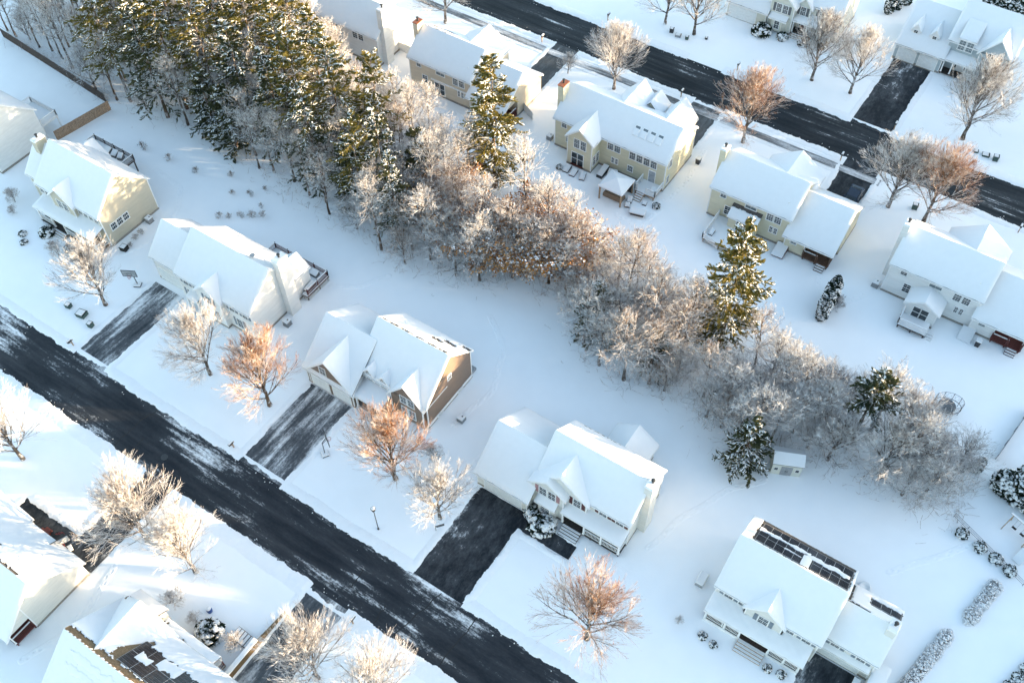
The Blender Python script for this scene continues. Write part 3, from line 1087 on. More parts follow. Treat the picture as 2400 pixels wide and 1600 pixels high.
# ---- tan house, upper left of the lower row
h = House("tan_house", "tan two storey house with long front porch beside the wooden fence", -101, 47.5, "siding_tan")
h.gable(-106.5, -94.6, 43.7, 52.2, 5.9, 5.9, 9.8, 47.95)
h.gable(-110.0, -106.5, 44.7, 51.0, 5.1, 5.1, 8.4, 47.9, b_in=0.3)
h.gable(-103.3, -99.0, 43.15, 46.6, 5.75, 5.75, 7.7, axis='y', b_in=0.6, foundation=False, base=3.1)
h.gable(-107.9, -103.4, 51.2, 53.0, 5.0, 5.0, 6.6, axis='y', a_in=1.5, foundation=False)
h.chimney(-109.0, -108.1, 46.7, 48.3, 9.5)
h.shed(-106.4, -94.7, 41.6, 43.72, 3.0, 3.55)
for x in (-106.1, -103.4, -100.9, -98.3, -95.0):
    h.post(x, 41.85, 0.55, 3.0)
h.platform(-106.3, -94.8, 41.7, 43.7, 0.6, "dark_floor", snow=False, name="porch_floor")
h.railing([(-106.2, 41.85), (-103.4, 41.85)], 0.6, "vinyl_white")
h.railing([(-100.9, 41.85), (-95.0, 41.85), (-95.0, 43.6)], 0.6, "vinyl_white")
h.steps(-103.3, -101.0, 41.7, 0.6, 3, "wood_tan")
h.door('S', 43.7, -102.2, 0.6, mat="shutter_slate")
h.win('S', 43.7, -105.0, 4.75, n=3, w=0.75, h=1.2)
h.win('S', 43.15, -101.15, 4.75, n=2, w=0.85, h=1.35)
h.win('S', 43.7, -97.0, 4.75, n=4, w=0.75, h=1.2)
h.win('S', 43.7, -105.0, 1.9, n=2)
h.win('S', 43.7, -97.2, 1.9, n=2)
h.win('E', -94.6, 46.2, 2.9, n=3, w=0.8, h=1.05, rows=1, cols=3)
h.part(MB().box(-94.6, -94.55, 45.2, 46.0, 0.5, 1.1), "meter_panel", "siding_tan")
h.platform(-110.2, -102.4, 53.0, 56.0, 2.3, "wood_dark")
h.railing([(-110.2, 53.1), (-110.2, 55.9), (-102.4, 55.9), (-102.4, 53.1)], 2.3, "wood_dark")
h.vent_pipe(-98.2, 49.6, 8.6)

# ---- white house with the side chimney
h = House("white_house", "white two storey house with tall side chimney and red railed deck", -75, 47, "siding_white")
h.gable(-79.8, -67.5, 42.8, 51.6, 5.4, 5.4, 9.15, 47.2)
h.gable(-85.3, -79.8, 43.5, 50.5, 4.5, 4.5, 7.7, 46.9, b_in=0.3)
h.gable(-75.9, -71.9, 42.15, 45.3, 5.15, 5.15, 7.0, axis='y', b_in=0.8)
h.gable(-70.6, -67.55, 51.6, 53.0, 4.3, 4.3, 5.6, axis='y', a_in=1.2)
h.chimney(-67.45, -66.5, 48.05, 49.75, 9.9)
h.vent_pipe(-74.5, 49.2, 8.0)
h.vent_pipe(-69.4, 48.6, 8.3)
sd_ = MB().lathe(-70.3, 47.7, [(0.03, 8.9), (0.03, 9.4), (0.32, 9.5), (0.34, 9.55)], 10)
h.part(sd_, "satellite_dish", "metal_grey")
h.garage_door(43.5, -82.6, 4.6)
h.win('S', 42.8, -78.5, 4.45, shutters="shutter_grey", w=0.8, h=1.35)
h.win('S', 42.8, -76.9, 4.45, w=0.8, h=1.35)
h.win('S', 42.15, -73.9, 4.35, shutters="shutter_grey", w=0.95, h=1.45)
h.win('S', 42.8, -70.7, 4.45, shutters="shutter_grey", w=0.8, h=1.35)
h.win('S', 42.8, -68.5, 4.45, shutters="shutter_grey", w=0.8, h=1.35)
h.win('S', 42.8, -78.4, 1.9, shutters="shutter_grey", w=0.9, h=1.6)
h.win('S', 42.15, -73.9, 1.8, shutters="shutter_grey", w=1.0, h=1.6)
h.win('S', 42.8, -70.0, 1.8, shutters="shutter_grey", w=0.9, h=1.6)
h.door('S', 42.8, -76.8, 0.5, mat="shutter_slate", side=True)
h.shed(-78.0, -75.95, 41.7, 42.8, 2.75, 3.1)
h.post(-77.85, 41.8, 0.5, 2.75)
h.post(-76.1, 41.8, 0.5, 2.75)
h.platform(-78.0, -75.95, 41.6, 42.8, 0.5, "stone_grey", name="porch_floor")
h.platform(-75.4, -66.4, 53.2, 55.2, 1.0, "wood_brown", skirt="vinyl_white")
h.platform(-67.3, -66.4, 51.0, 53.19, 1.0, "wood_brown", skirt="vinyl_white")
h.railing([(-75.4, 53.3), (-75.4, 55.1), (-66.5, 55.1), (-66.5, 51.2)], 1.0, "wood_red", gap=0.14)

# ---- brown house
h = House("brown_house", "dark brown house with white trim and two white arched garage doors", -50, 47, "siding_brown")
h.gable(-51.9, -42.2, 44.2, 52.8, 4.7, 5.5, 9.0, 48.8,
        bare1=patch([(0.60, 0.74, 0.48, 0.56), (0.72, 0.86, 0.30, 0.40), (0.90, 0.99, 0.10, 0.18), (0.05, 0.93, 0.93, 0.955)], 3.0, 0.32))
h.gable(-58.3, -51.4, 41.7, 51.8, 3.2, 3.9, 7.4, 46.9, b_in=0.5)
h.gable(-57.9, -51.2, 41.65, 46.0, 3.1, 3.1, 6.7, axis='y', b_in=0.6, foundation=False, oh=0.35)
h.gable(-47.1, -42.55, 43.8, 47.6, 4.25, 4.25, 7.0, axis='y', b_in=0.5, oh=0.28)
for x in (-50.25, -48.15):
    h.gable(x - 0.65, x + 0.65, 44.05, 46.4, 5.1, 5.1, 5.85, axis='y', b_in=0.5, foundation=False, base=3.2, oh=0.18, rake=0.15)
    h.win('S', 44.05, x, 4.4, w=0.85, h=1.25)
h.shed(-51.15, -47.05, 41.75, 44.18, 2.75, 3.35)
h.platform(-51.1, -47.1, 42.0, 44.15, 0.4, "stone_grey", snow=False, name="porch_floor")
for x in (-50.9, -49.2, -47.4):
    h.post(x, 41.95, 0.4, 2.75)
h.door('S', 44.2, -49.2, 0.4, mat="wood_red", side=True)
h.garage_door(41.65, -56.2, 2.6, 2.15, arch=True)
h.garage_door(41.65, -52.95, 2.6, 2.15, arch=True)
h.win('S', 41.65, -55.3, 4.35, w=0.85, h=1.3)
h.win('S', 43.8, -44.65, 4.1, n=2, w=0.8, h=1.3)
h.win('S', 43.8, -44.65, 1.8, n=2, w=0.8, h=1.5)
h.win('E', -42.2, 48.6, 5.2, w=0.6, h=0.7, cols=2, rows=1)
h.part(MB().box(-42.17, -42.12, 44.3, 52.7, 0.38, 0.85), "water_table", "trim_white")
h.win('E', -42.12, 46.3, 0.6, w=0.8, h=0.3, cols=2, rows=1)
h.win('E', -42.12, 50.3, 0.6, w=0.8, h=0.3, cols=2, rows=1)
h.vent_pipe(-50.0, 51.2, 7.0)
h.part(MB().box(-43.6, -42.4, 52.8, 54.0, 0, 0.5), "bulkhead", "metal_grey")

# ---- white house with maroon shutters
h = House("white_house", "white house with maroon shutters and front porch at the cleared black driveway", -24, 47, "siding_offwhite")
h.gable(-26.9, -15.9, 43.9, 51.2, 5.4, 5.4, 8.75, 47.3, bare1=patch([(0.1, 0.55, -0.02, 0.02)], 2.0, 0.2))
h.gable(-33.4, -26.9, 41.4, 50.9, 2.95, 2.95, 6.75, 46.0, b_in=0.4)
h.gable(-27.0, -20.7, 43.35, 47.0, 5.2, 5.2, 7.9, -23.95, axis='y', b_in=0.7, foundation=False, base=3.0)
h.gable(-27.2, -23.1, 42.65, 45.2, 5.1, 5.1, 6.7, axis='y', b_in=0.8)
h.gable(-23.3, -18.7, 51.2, 55.0, 2.9, 2.9, 4.5, axis='y', a_in=0.3)
h.chimney(-15.95, -15.05, 46.3, 47.9, 9.3)
h.shed(-23.15, -15.8, 42.2, 43.92, 2.75, 3.3)
h.shed(-26.3, -23.7, 41.9, 42.66, 2.6, 3.05, name="bay_roof")
h.part(MB().hexa([(-25.9, 42.1, 0.4), (-24.1, 42.1, 0.4), (-23.75, 42.66, 0.4), (-26.25, 42.66, 0.4),
                  (-25.9, 42.1, 2.6), (-24.1, 42.1, 2.6), (-23.75, 42.66, 2.6), (-26.25, 42.66, 2.6)]), "bay", "siding_offwhite")
h.win('S', 42.1, -25.0, 1.7, w=1.1, h=1.4)
h.win('S', 42.65, -25.1, 4.25, n=2, w=0.85, h=1.4, shutters="shutter_pink")
h.win('S', 43.35, -21.85, 4.35, w=0.85, h=1.4, shutters="shutter_maroon")
h.win('S', 43.9, -19.0, 4.45, w=0.85, h=1.35, shutters="shutter_maroon")
h.win('S', 43.9, -17.0, 4.45, w=0.85, h=1.35, shutters="shutter_maroon")
h.win('S', 43.9, -17.6, 1.8, n=2)
h.door('S', 43.9, -21.5, 0.6, mat="shutter_maroon")
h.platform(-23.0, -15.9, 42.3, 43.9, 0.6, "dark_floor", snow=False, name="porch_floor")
for x in (-22.95, -20.3, -18.2, -16.05):
    h.post(x, 42.4, 0.6, 2.75)
h.railing([(-20.3, 42.4), (-16.05, 42.4), (-16.05, 43.8)], 0.6, "vinyl_white")
h.steps(-22.8, -20.5, 42.3, 0.6, 4, "wood_dark")
h.garage_door(41.4, -30.0, 4.8)
h.vent_pipe(-25.6, 50.2, 6.3)

# ---- solar panel house, lower right
h = House("solar_house", "white house with rows of solar panels on the back roof and a long front porch", 0, 47, "siding_offwhite")
rf = h.gable(-5.5, 5.3, 43.0, 51.5, 5.4, 5.4, 8.6, 47.2, bare1=patch([(0.10, 0.97, 0.02, 0.92)], 1.0, 0.1))
h.gable(5.3, 10.6, 44.5, 50.5, 4.7, 4.7, 7.15, 47.3, a_in=0.3, bare1=patch([(0.02, 0.14, 0.1, 0.9), (0.02, 0.5, 0.93, 0.97), (0.46, 0.97, 0.22, 0.58)], 6.0, 0.12))
h.gable(-2.1, 1.7, 42.55, 44.6, 5.2, 5.2, 6.95, axis='y', b_in=0.8, foundation=False, base=3.0)
h.shed(-5.6, 5.0, 41.0, 43.0, 2.7, 3.4, bare=patch([(0.32, 0.36, 0.85, 1.1), (0.66, 0.69, 0.9, 1.1)], 4, 0.3))
h.chimney(9.75, 10.6, 46.4, 47.7, 8.0)
h.win('S', 43.0, -4.1, 4.45, w=0.85, h=1.2, shutters="shutter_grey")
h.win('S', 43.0, -2.6, 4.45, w=0.8, h=1.2)
h.win('S', 42.55, -0.2, 4.2, w=0.95, h=1.35, shutters="shutter_grey")
h.win('S', 43.0, 2.4, 4.45, w=0.8, h=1.2)
h.win('S', 43.0, 4.1, 4.45, w=0.85, h=1.2, shutters="shutter_grey")
h.win('S', 44.5, 6.6, 3.7, w=0.8, h=1.25, shutters="shutter_grey")
h.win('S', 44.5, 9.2, 3.7, w=0.8, h=1.25, shutters="shutter_grey")
h.win('S', 43.0, -3.6, 1.8, n=2)
h.win('S', 43.0, 3.2, 1.8, n=2)
h.door('S', 43.0, -0.3, 0.6, mat="shutter_slate", side=True)
h.platform(-5.4, 4.8, 41.3, 43.0, 0.6, "wood_dark", snow=False, name="porch_floor")
for x in (-5.3, -3.2, -1.6, 1.5, 3.2, 4.7):
    h.post(x, 41.35, 0.6, 2.7)
h.railing([(-5.3, 41.35), (-1.6, 41.35)], 0.6, "vinyl_white", gap=0.13)
h.railing([(1.5, 41.35), (4.7, 41.35), (4.7, 42.9)], 0.6, "vinyl_white", gap=0.13)
h.part(MB().box(-5.4, 4.8, 41.18, 41.28, 0, 0.55), "porch_skirt", "trim_white")
h.steps(-1.5, 1.4, 41.2, 0.6, 4, "wood_tan")
h.garage_door(44.5, 7.5, 4.2)
h.shed(5.4, 10.4, 44.0, 44.5, 2.55, 2.85, name="garage_hood")
h.part(MB().box(10.65, 12.0, 43.2, 45.6, 0, 1.9), "lean_to", "siding_offwhite")
h.shed(10.62, 12.15, 43.0, 45.7, 1.95, 2.3, name="lean_to_roof")


def solar(hh, x0, ry, rz, m, cols, rows, pw, ph, skip=(), start=0.35, sgn=1):
    """panels on the slope that falls from (ry, rz) towards +y (sgn 1) or -y"""
    L = math.hypot(1, m)
    pan = MB().box(-pw / 2, pw / 2, -ph / 2, ph / 2, 0, 0.05).mesh("solar_panel", "solar_cell")
    fr = MB()
    fr.box(-pw / 2 - 0.015, pw / 2 + 0.015, -ph / 2 - 0.015, -ph / 2 + 0.012, 0.0, 0.062)
    fr.box(-pw / 2 - 0.015, pw / 2 + 0.015, ph / 2 - 0.012, ph / 2 + 0.015, 0.0, 0.062)
    fr.box(-pw / 2 - 0.015, -pw / 2 + 0.012, -ph / 2 + 0.012, ph / 2 - 0.012, 0.0, 0.062)
    fr.box(pw / 2 - 0.012, pw / 2 + 0.015, -ph / 2 + 0.012, ph / 2 - 0.012, 0.0, 0.062)
    fr = fr.mesh("panel_frame", "metal_grey")
    for r in range(rows):
        for c in range(cols):
            if (r, c) in skip:
                continue
            dist = start + ph / 2 + r * (ph + 0.03)
            y = ry + sgn * dist / L
            z = rz - dist * m / L + 0.20
            o = link_mesh("solar_panel", pan, hh.root, hh.rel((x0 + pw / 2 + c * (pw + 0.025), y, z)))
            o.rotation_euler = (-sgn * math.atan(m), 0, 0)
            link_mesh("panel_frame", fr, o)


def slope_snow(hh, x0, x1, v0, v1, ry, rz, m, seed, amp, sgn=1, t=0.10):
    """a ragged slab of snow left lying across the panels"""
    L = math.hypot(1, m)
    n = int((x1 - x0) / 0.12)
    k = 9
    xs = np.linspace(x0, x1, n)
    r = np.random.default_rng(seed)
    a = v0 + amp * vnoise(xs * 1.5, xs * 0.6, seed) + r.normal(0, 0.04, n)
    c = v1 + amp * 1.3 * vnoise(xs * 1.2, xs * 0.5, seed + 5) + r.normal(0, 0.04, n)
    c = np.maximum(c, a + 0.04)
    T = np.linspace(0, 1, k)
    D = a[:, None] * (1 - T) + c[:, None] * T
    th = t * np.clip(np.minimum(T, 1 - T) / 0.2, 0, 1) ** 0.5
    endt = np.clip(np.minimum(np.arange(n), np.arange(n)[::-1]) / 2.0, 0, 1)
    X = np.repeat(xs[:, None], k, 1)
    Y = ry + sgn * D / L
    Z = rz - D * m / L + 0.265 + th[None] * endt[:, None] + 0.015 * vnoise(X * 4, D * 4, seed)
    ix = np.arange(n * k).reshape(n, k)
    f = np.stack([ix[:-1, :-1], ix[1:, :-1], ix[1:, 1:], ix[:-1, 1:]], -1).reshape(-1, 4)
    if sgn < 0:
        f = f[:, ::-1]
    V = np.stack([X, Y, Z], -1).reshape(-1, 3) - np.array(hh.o)
    link_mesh("snow_slab", np_mesh("snow_slab", V, f, "snow_roof", True), hh.root)


mF = (8.6 - 5.4) / (51.5 - 47.2)
solar(h, -4.35, 47.2, 8.6, mF, 10, 3, 0.925, 1.45, skip=((0, 5), (1, 5)), start=0.55)
slope_snow(h, -4.5, 0.9, 3.1, 3.75, 47.2, 8.6, mF, 3, 0.22)
slope_snow(h, 0.6, 5.0, 2.75, 3.65, 47.2, 8.6, mF, 8, 0.25)
slope_snow(h, -1.6, 0.2, 1.9, 2.1, 47.2, 8.6, mF, 12, 0.08)
slope_snow(h, 0.3, 1.2, 0.5, 3.0, 47.2, 8.6, mF, 15, 0.12)
mG = (7.15 - 4.7) / (50.5 - 47.3)
solar(h, 7.7, 47.3, 7.15, mG, 3, 1, 0.95, 1.5, start=1.9)
slope_snow(h, 7.6, 10.6, 3.15, 3.6, 47.3, 7.15, mG, 21, 0.1)
h.platform(0.4, 5.2, 52.0, 53.6, 1.0, "wood_dark")
h.railing([(0.4, 53.5), (5.2, 53.5), (5.2, 52.1)], 1.0, "metal_grey", gap=0.13)

# ---- cream house with the gazebo behind it
h = House("cream_house", "large cream house with four roof skylights and a square gazebo behind", -47, 97, "siding_yellow")
h.gable(-55.8, -38.1, 93.0, 101.6, 5.35, 5.35, 8.3, 97.0)
h.gable(-52.35, -48.4, 90.7, 95.5, 5.3, 5.3, 7.0, axis='y', b_in=0.8)
h.gable(-50.1, -45.3, 98.0, 103.6, 5.3, 5.3, 7.9, axis='y', a_in=0.3)
h.gable(-46.6, -43.9, 101.5, 104.3, 5.2, 5.2, 6.6, axis='y', a_in=0.3)
h.gable(-43.0, -39.2, 98.0, 103.6, 5.3, 5.3, 7.7, axis='y', a_in=0.3)
h.chimney(-56.5, -55.6, 94.6, 96.1, 9.3, copper=True)
h.win('S', 93.0, -54.3, 4.5, w=0.75, h=1.05)
h.win('S', 93.0, -53.4, 2.4, w=0.85, h=1.5)
h.win('S', 90.7, -50.3, 4.4, n=2, w=0.8, h=1.5, cols=3, rows=3)
h.slider('S', 90.7, -50.6, 0.6, 1.9, 2.05)
h.win('E', -48.4, 91.9, 1.9, n=2, w=0.65, h=1.6)
h.win('S', 93.0, -46.2, 4.35, n=2, w=0.85, h=1.5, cols=3, rows=3)
h.win('S', 93.0, -41.6, 4.25, n=4, w=0.85, h=1.45, cols=3, rows=3)
h.win('S', 93.0, -45.9, 1.9, n=2, w=0.35, h=0.9)
h.win('S', 93.0, -43.4, 1.7, w=0.75, h=0.95, cols=3)
h.door('S', 93.0, -40.0, 0.85, mat="curtain")
h.win('E', -38.1, 94.2, 4.4, w=0.8, h=1.3)
h.win('E', -38.1, 94.0, 1.6, w=0.7, h=1.2)
h.part(MB().box(-51.6, -49.6, 90.55, 90.7, 0.3, 0.6), "door_step", "wood_red")
mY = (8.3 - 5.35) / 4.0
for k in range(4):
    x = -43.9 + k * 1.18
    z = 8.3 - 2.2 * mY
    y = 97.0 - 2.2
    o = link_mesh("skylight", MB().box(-0.42, 0.42, -0.75, 0.75, 0, 0.10).mesh("skylight", "trim_white"), h.root, h.rel((x, y, z + 0.27)))
    o.rotation_euler = (math.atan(mY), 0, 0)
    link_mesh("pane", MB().box(-0.34, 0.34, -0.66, 0.66, 0.10, 0.106).mesh("pane", "glass_pale"), o)
    link_mesh("snow_cover", MB().hexa([(-0.4, -0.72, 0.107), (0.4, -0.72, 0.107), (0.4, 0.30, 0.107), (-0.4, 0.36, 0.107),
                                       (-0.36, -0.68, 0.17), (0.36, -0.68, 0.17), (0.36, 0.22, 0.15), (-0.36, 0.26, 0.15)]).mesh("snow_cover", "snow_roof"), o)
h.platform(-41.3, -38.2, 90.6, 93.0, 0.8, "wood_tan")
h.railing([(-41.3, 92.9), (-41.3, 90.7), (-40.9, 90.7)], 0.8, "vinyl_white")
h.railing([(-39.6, 90.7), (-38.2, 90.7), (-38.2, 92.9)], 0.8, "vinyl_white")
h.steps(-40.9, -39.7, 90.6, 0.8, 4, "wood_tan")


# ---- the two look-alike garrison houses of the upper row
def garrison(h, dx, wall, garage=True, porch="wood_brown", chim_copper=False, bare=None):
    h.gable(-31.1 + dx, -19.8 + dx, 92.6, 100.9, 5.35, 5.35, 8.2, 96.6, bare1=bare)
    h.gable(-26.6 + dx, -19.6 + dx, 97.5, 102.3, 5.3, 5.3, 7.7, axis='y', a_in=0.3)
    h.gable(-24.2 + dx, -20.6 + dx, 101.5, 103.0, 5.1, 5.1, 6.6, axis='y', a_in=0.3)
    h.chimney(-31.85 + dx, -31.05 + dx, 95.2, 96.5, 9.2, copper=chim_copper)
    if garage:
        h.gable(-19.8 + dx, -17.0 + dx, 92.2, 101.6, 3.7, 3.5, 6.9, 96.6, roof=False)
        h.gable(-17.0 + dx, -13.3 + dx, 95.2, 101.6, 5.87, 3.5, 6.9, 96.6, roof=False, trim=False)
        h.gable(-19.8 + dx, -13.3 + dx, 91.7, 101.6, 3.35, 3.5, 6.9, 96.6, no_wall=True, a_in=0.3)
        h.part(MB().add([(-13.3 + dx, 95.2, 3.1), (-13.3 + dx, 91.75, 3.1), (-13.3 + dx, 91.75, 3.38), (-13.3 + dx, 95.2, 5.88)], [(0, 1, 2, 3)])
               .box(-17.0 + dx, -13.32 + dx, 91.75, 91.9, 2.9, 3.2), "porch_beam", wall)
        h.platform(-17.0 + dx, -13.4 + dx, 91.9, 95.2, 0.65, porch, snow=False, name="porch_floor")
        for x, y in ((-13.45, 91.95), (-15.2, 91.95)):
            h.post(x + dx, y, 0.65, 3.0, 0.07, porch)
        h.railing([(-17.0 + dx, 92.0), (-15.0 + dx, 92.0)], 0.65, porch, gap=0.13)
        h.railing([(-13.5 + dx, 92.0), (-13.5 + dx, 95.1)], 0.65, porch, gap=0.13)
        h.steps(-14.9 + dx, -13.7 + dx, 91.9, 0.65, 3, porch)
        h.win('S', 92.2, -18.6 + dx, 2.3, w=0.75, h=0.95, pale=True)
        h.door('S', 95.2, -15.8 + dx, 0.65, mat="door_white")
    h.win('S', 92.6, -29.3 + dx, 4.6, w=0.75, h=0.95)
    h.win('S', 92.6, -28.3 + dx, 2.2, w=0.85, h=1.4)
    h.win('S', 92.6, -25.3 + dx, 4.6, w=1.5, h=0.95, cols=2, rows=1, pale=True)
    h.win('S', 92.6, -22.0 + dx, 4.35, n=2, w=0.85, h=1.5, cols=3, rows=3)
    h.win('S', 92.6, -21.7 + dx, 2.2, n=2, w=0.38, h=0.95)
    h.vent_pipe(-21.0 + dx, 93.8, 6.4)


h = House("yellow_house", "pale yellow house with back deck and an open porch under the garage roof", -25, 97, "siding_yellow")
garrison(h, 0.0, "siding_yellow")
h.part(MB().box(-27.5, -23.7, 91.2, 92.6, 0.4, 2.9), "entry", "siding_yellow")
h.slider('S', 91.2, -25.4, 0.8, 1.8, 2.0)
h.shed(-27.7, -23.5, 90.9, 92.62, 2.95, 3.95, name="entry_roof", bare=patch([(-0.05, 1.05, 0.72, 1.1)], 2, 0.08))
h.platform(-29.3, -25.6, 87.6, 92.5, 0.8, "wood_tan", skirt="vinyl_white")
h.platform(-25.6, -23.2, 86.8, 91.1, 0.8, "wood_tan", skirt="vinyl_white")
h.railing([(-29.3, 92.4), (-29.3, 87.6), (-26.6, 86.8), (-23.2, 86.8)], 0.8, "vinyl_white", gap=0.12)
h.part(MB().hexa([(-20.6, 90.4, 0.15), (-19.0, 90.4, 0.15), (-19.0, 92.5, 0.15), (-20.6, 92.5, 0.15),
                  (-20.6, 90.4, 0.3), (-19.0, 90.4, 0.3), (-19.0, 92.5, 0.95), (-20.6, 92.5, 0.95)]), "bulkhead", "wood_red")
h.snow_on((-20.6, 90.4, 0.3), (-19.05, 90.4, 0.3), (-20.6, 92.4, 0.93), (-19.05, 92.4, 0.93), h.root, t=0.08)

h = House("white_house", "white house with small gabled sun room at the right edge", 0, 97, "siding_white")
garrison(h, 24.7, "siding_white", porch="wood_red")
h.gable(-2.75, 1.15, 90.0, 92.6, 2.8, 2.8, 3.9, axis='y', oh=0.25, foundation=True)
h.slider('S', 90.0, -0.8, 0.9, 1.9, 1.7)
h.platform(-2.6, 0.9, 87.9, 90.0, 0.75, "wood_dark")
h.railing([(-2.6, 89.9), (-2.6, 88.0), (0.9, 88.0)], 0.75, "vinyl_white", gap=0.12)
h.steps(0.95, 1.8, 88.9, 0.75, 3, "vinyl_white")
h.part(MB().hexa([(4.3, 90.2, 0.12), (5.9, 90.2, 0.12), (5.9, 92.2, 0.12), (4.3, 92.2, 0.12),
                  (4.3, 90.2, 0.22), (5.9, 90.2, 0.22), (5.9, 92.2, 0.75), (4.3, 92.2, 0.75)]), "bulkhead", "snow_roof")

h = House("peach_house", "peach coloured house behind the bright frosted trees with copper topped chimney", -76, 97, "siding_peach")
garrison(h, -50.4, "siding_peach", porch="wood_red", chim_copper=True, bare=patch([(0.03, 0.4, 0.5, 0.62), (0.0, 0.35, 0.86, 0.94)], 2.0, 0.35))
h.part(MB().box(-77.5, -70.4, 92.45, 92.6, 2.75, 2.95), "band_board", "trim_white")
h.slider('S', 92.6, -76.0, 0.5, 1.8, 2.0)

h = House("white_house", "white house at the top with tall chimney, mostly hidden by frosted trees", -97, 97, "siding_white")
h.gable(-100.5, -88.2, 93.3, 101.2, 5.35, 5.35, 8.3, 97.0, bare1=patch([(0.7, 0.98, 0.06, 0.13), (0.45, 0.6, 0.2, 0.27)], 5.0, 0.3))
h.chimney(-88.35, -87.35, 94.2, 95.8, 9.6)
h.gable(-98.0, -92.0, 97.5, 102.5, 5.3, 5.3, 7.7, axis='y', a_in=0.3)
h.win('S', 93.3, -97, 4.4, n=2)
h.win('S', 93.3, -92, 4.4, n=2)

# ---- upper road, far side
h = House("cream_house", "cream house with dark shutters and double garage at the top edge", -40, 140, "siding_cream")
h.gable(-42.2, -31.2, 137.2, 145.5, 5.35, 5.35, 8.8, 141.3)
h.gable(-48.9, -42.2, 134.7, 144.0, 2.95, 2.95, 6.6, 139.4, b_in=0.3)
h.gable(-42.1, -38.1, 135.2, 139.5, 5.1, 5.1, 6.9, axis='y', b_in=0.6)
h.gable(-38.2, -35.9, 136.5, 139.5, 5.1, 5.1, 6.4, axis='y', b_in=0.6, foundation=False, base=2.9)
h.garage_door(134.7, -46.2, 4.6)
h.win('S', 135.2, -40.1, 4.2, n=2, w=0.8, h=1.4, cols=3, rows=3, shutters="shutter_slate")
h.win('S', 136.5, -37.1, 4.1, w=0.8, h=1.4, cols=3, rows=3, shutters="shutter_slate")
h.win('S', 137.2, -34.2, 4.3, w=0.85, h=1.4, shutters="shutter_slate", pale=True)
h.win('S', 137.2, -32.2, 4.3, w=0.85, h=1.4, shutters="shutter_slate")
h.part(MB().hexa([(-41.1, 134.6, 0.4), (-39.4, 134.6, 0.4), (-38.9, 135.2, 0.4), (-41.6, 135.2, 0.4),
                  (-41.1, 134.6, 2.5), (-39.4, 134.6, 2.5), (-38.9, 135.2, 2.5), (-41.6, 135.2, 2.5)]), "bay", "siding_cream")
h.shed(-41.8, -38.7, 134.4, 135.22, 2.5, 2.95, name="bay_roof")
h.win('S', 134.6, -40.25, 1.6, w=0.8, h=1.4)
h.shed(-38.1, -31.4, 135.4, 137.2, 2.7, 3.3)
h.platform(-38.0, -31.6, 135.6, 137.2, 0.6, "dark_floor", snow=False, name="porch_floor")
for x in (-37.9, -35.7, -33.7, -31.7):
    h.post(x, 135.65, 0.6, 2.7)
h.door('S', 137.2, -36.6, 0.6, side=True)
h.steps(-37.8, -35.8, 135.6, 0.6, 3, "wood_tan")
h.railing([(-35.7, 135.7), (-31.7, 135.7)], 0.6, "vinyl_white")

h = House("grey_blue_house", "grey blue house with two arched garage doors and two roof dormers", -15, 143, "siding_greyblue")
h.gable(-15.3, -5.9, 140.3, 149.6, 5.35, 5.35, 9.2, 145.2)
h.gable(-22.3, -15.0, 138.8, 149.0, 2.9, 2.9, 6.9, 145.0, b_in=0.3)
h.gable(-10.5, -6.0, 139.9, 145.0, 5.2, 5.2, 7.9, axis='y', b_in=0.4, oh=0.35)
for x in (-20.4, -17.5):
    h.gable(x - 0.6, x + 0.6, 140.4, 143.6, 4.9, 4.9, 5.75, axis='y', b_in=0.5, foundation=False, base=3.3, oh=0.15, rake=0.12, wall="trim_white")
    h.win('S', 140.4, x, 4.25, w=0.55, h=1.0)
h.garage_door(138.8, -20.3, 2.7, 2.2, arch=True)
h.garage_door(138.8, -17.0, 2.7, 2.2, arch=True)
h.part(MB().box(-13.9, -11.6, 139.95, 142.2, 4.2, 6.2), "dormer", "siding_greyblue")
h.shed(-14.1, -11.4, 139.75, 143.0, 6.2, 7.6, name="dormer_roof")
h.win('S', 139.95, -12.75, 5.15, n=2, w=0.9, h=1.6, pale=True)
h.shed(-15.0, -9.9, 138.7, 140.3, 2.75, 3.3)
h.platform(-14.9, -10.0, 138.9, 140.3, 0.5, "dark_floor", snow=False, name="porch_floor")
for x in (-14.7, -13.4, -11.4, -10.1):
    h.post(x, 138.95, 0.5, 2.75)
h.door('S', 140.3, -12.4, 0.5, mat="door_white", side=True)
h.win('S', 139.9, -8.25, 4.5, n=2, w=0.95, h=1.6, cols=1, rows=1)
h.win('S', 139.9, -8.25, 1.8, n=2, w=0.95, h=1.6, cols=1, rows=1)
h.railing([(-11.4, 139.0), (-10.1, 139.0)], 0.5, "vinyl_white")

# ---- left edge, white house with the raised white deck
h = House("white_house", "white house cut by the left edge with raised white deck behind", -125, 48, "siding_white")
h.gable(-131.5, -118.5, 44.9, 53.2, 5.9, 5.9, 9.6, 49.0)
h.platform(-124.5, -118.9, 53.4, 56.4, 2.4, "vinyl_white")
h.railing([(-124.5, 56.3), (-119.0, 56.3), (-119.0, 53.6)], 2.4, "vinyl_white", gap=0.14)
h.railing([(-124.5, 53.5), (-124.5, 56.3)], 2.4, "vinyl_white", gap=0.14)

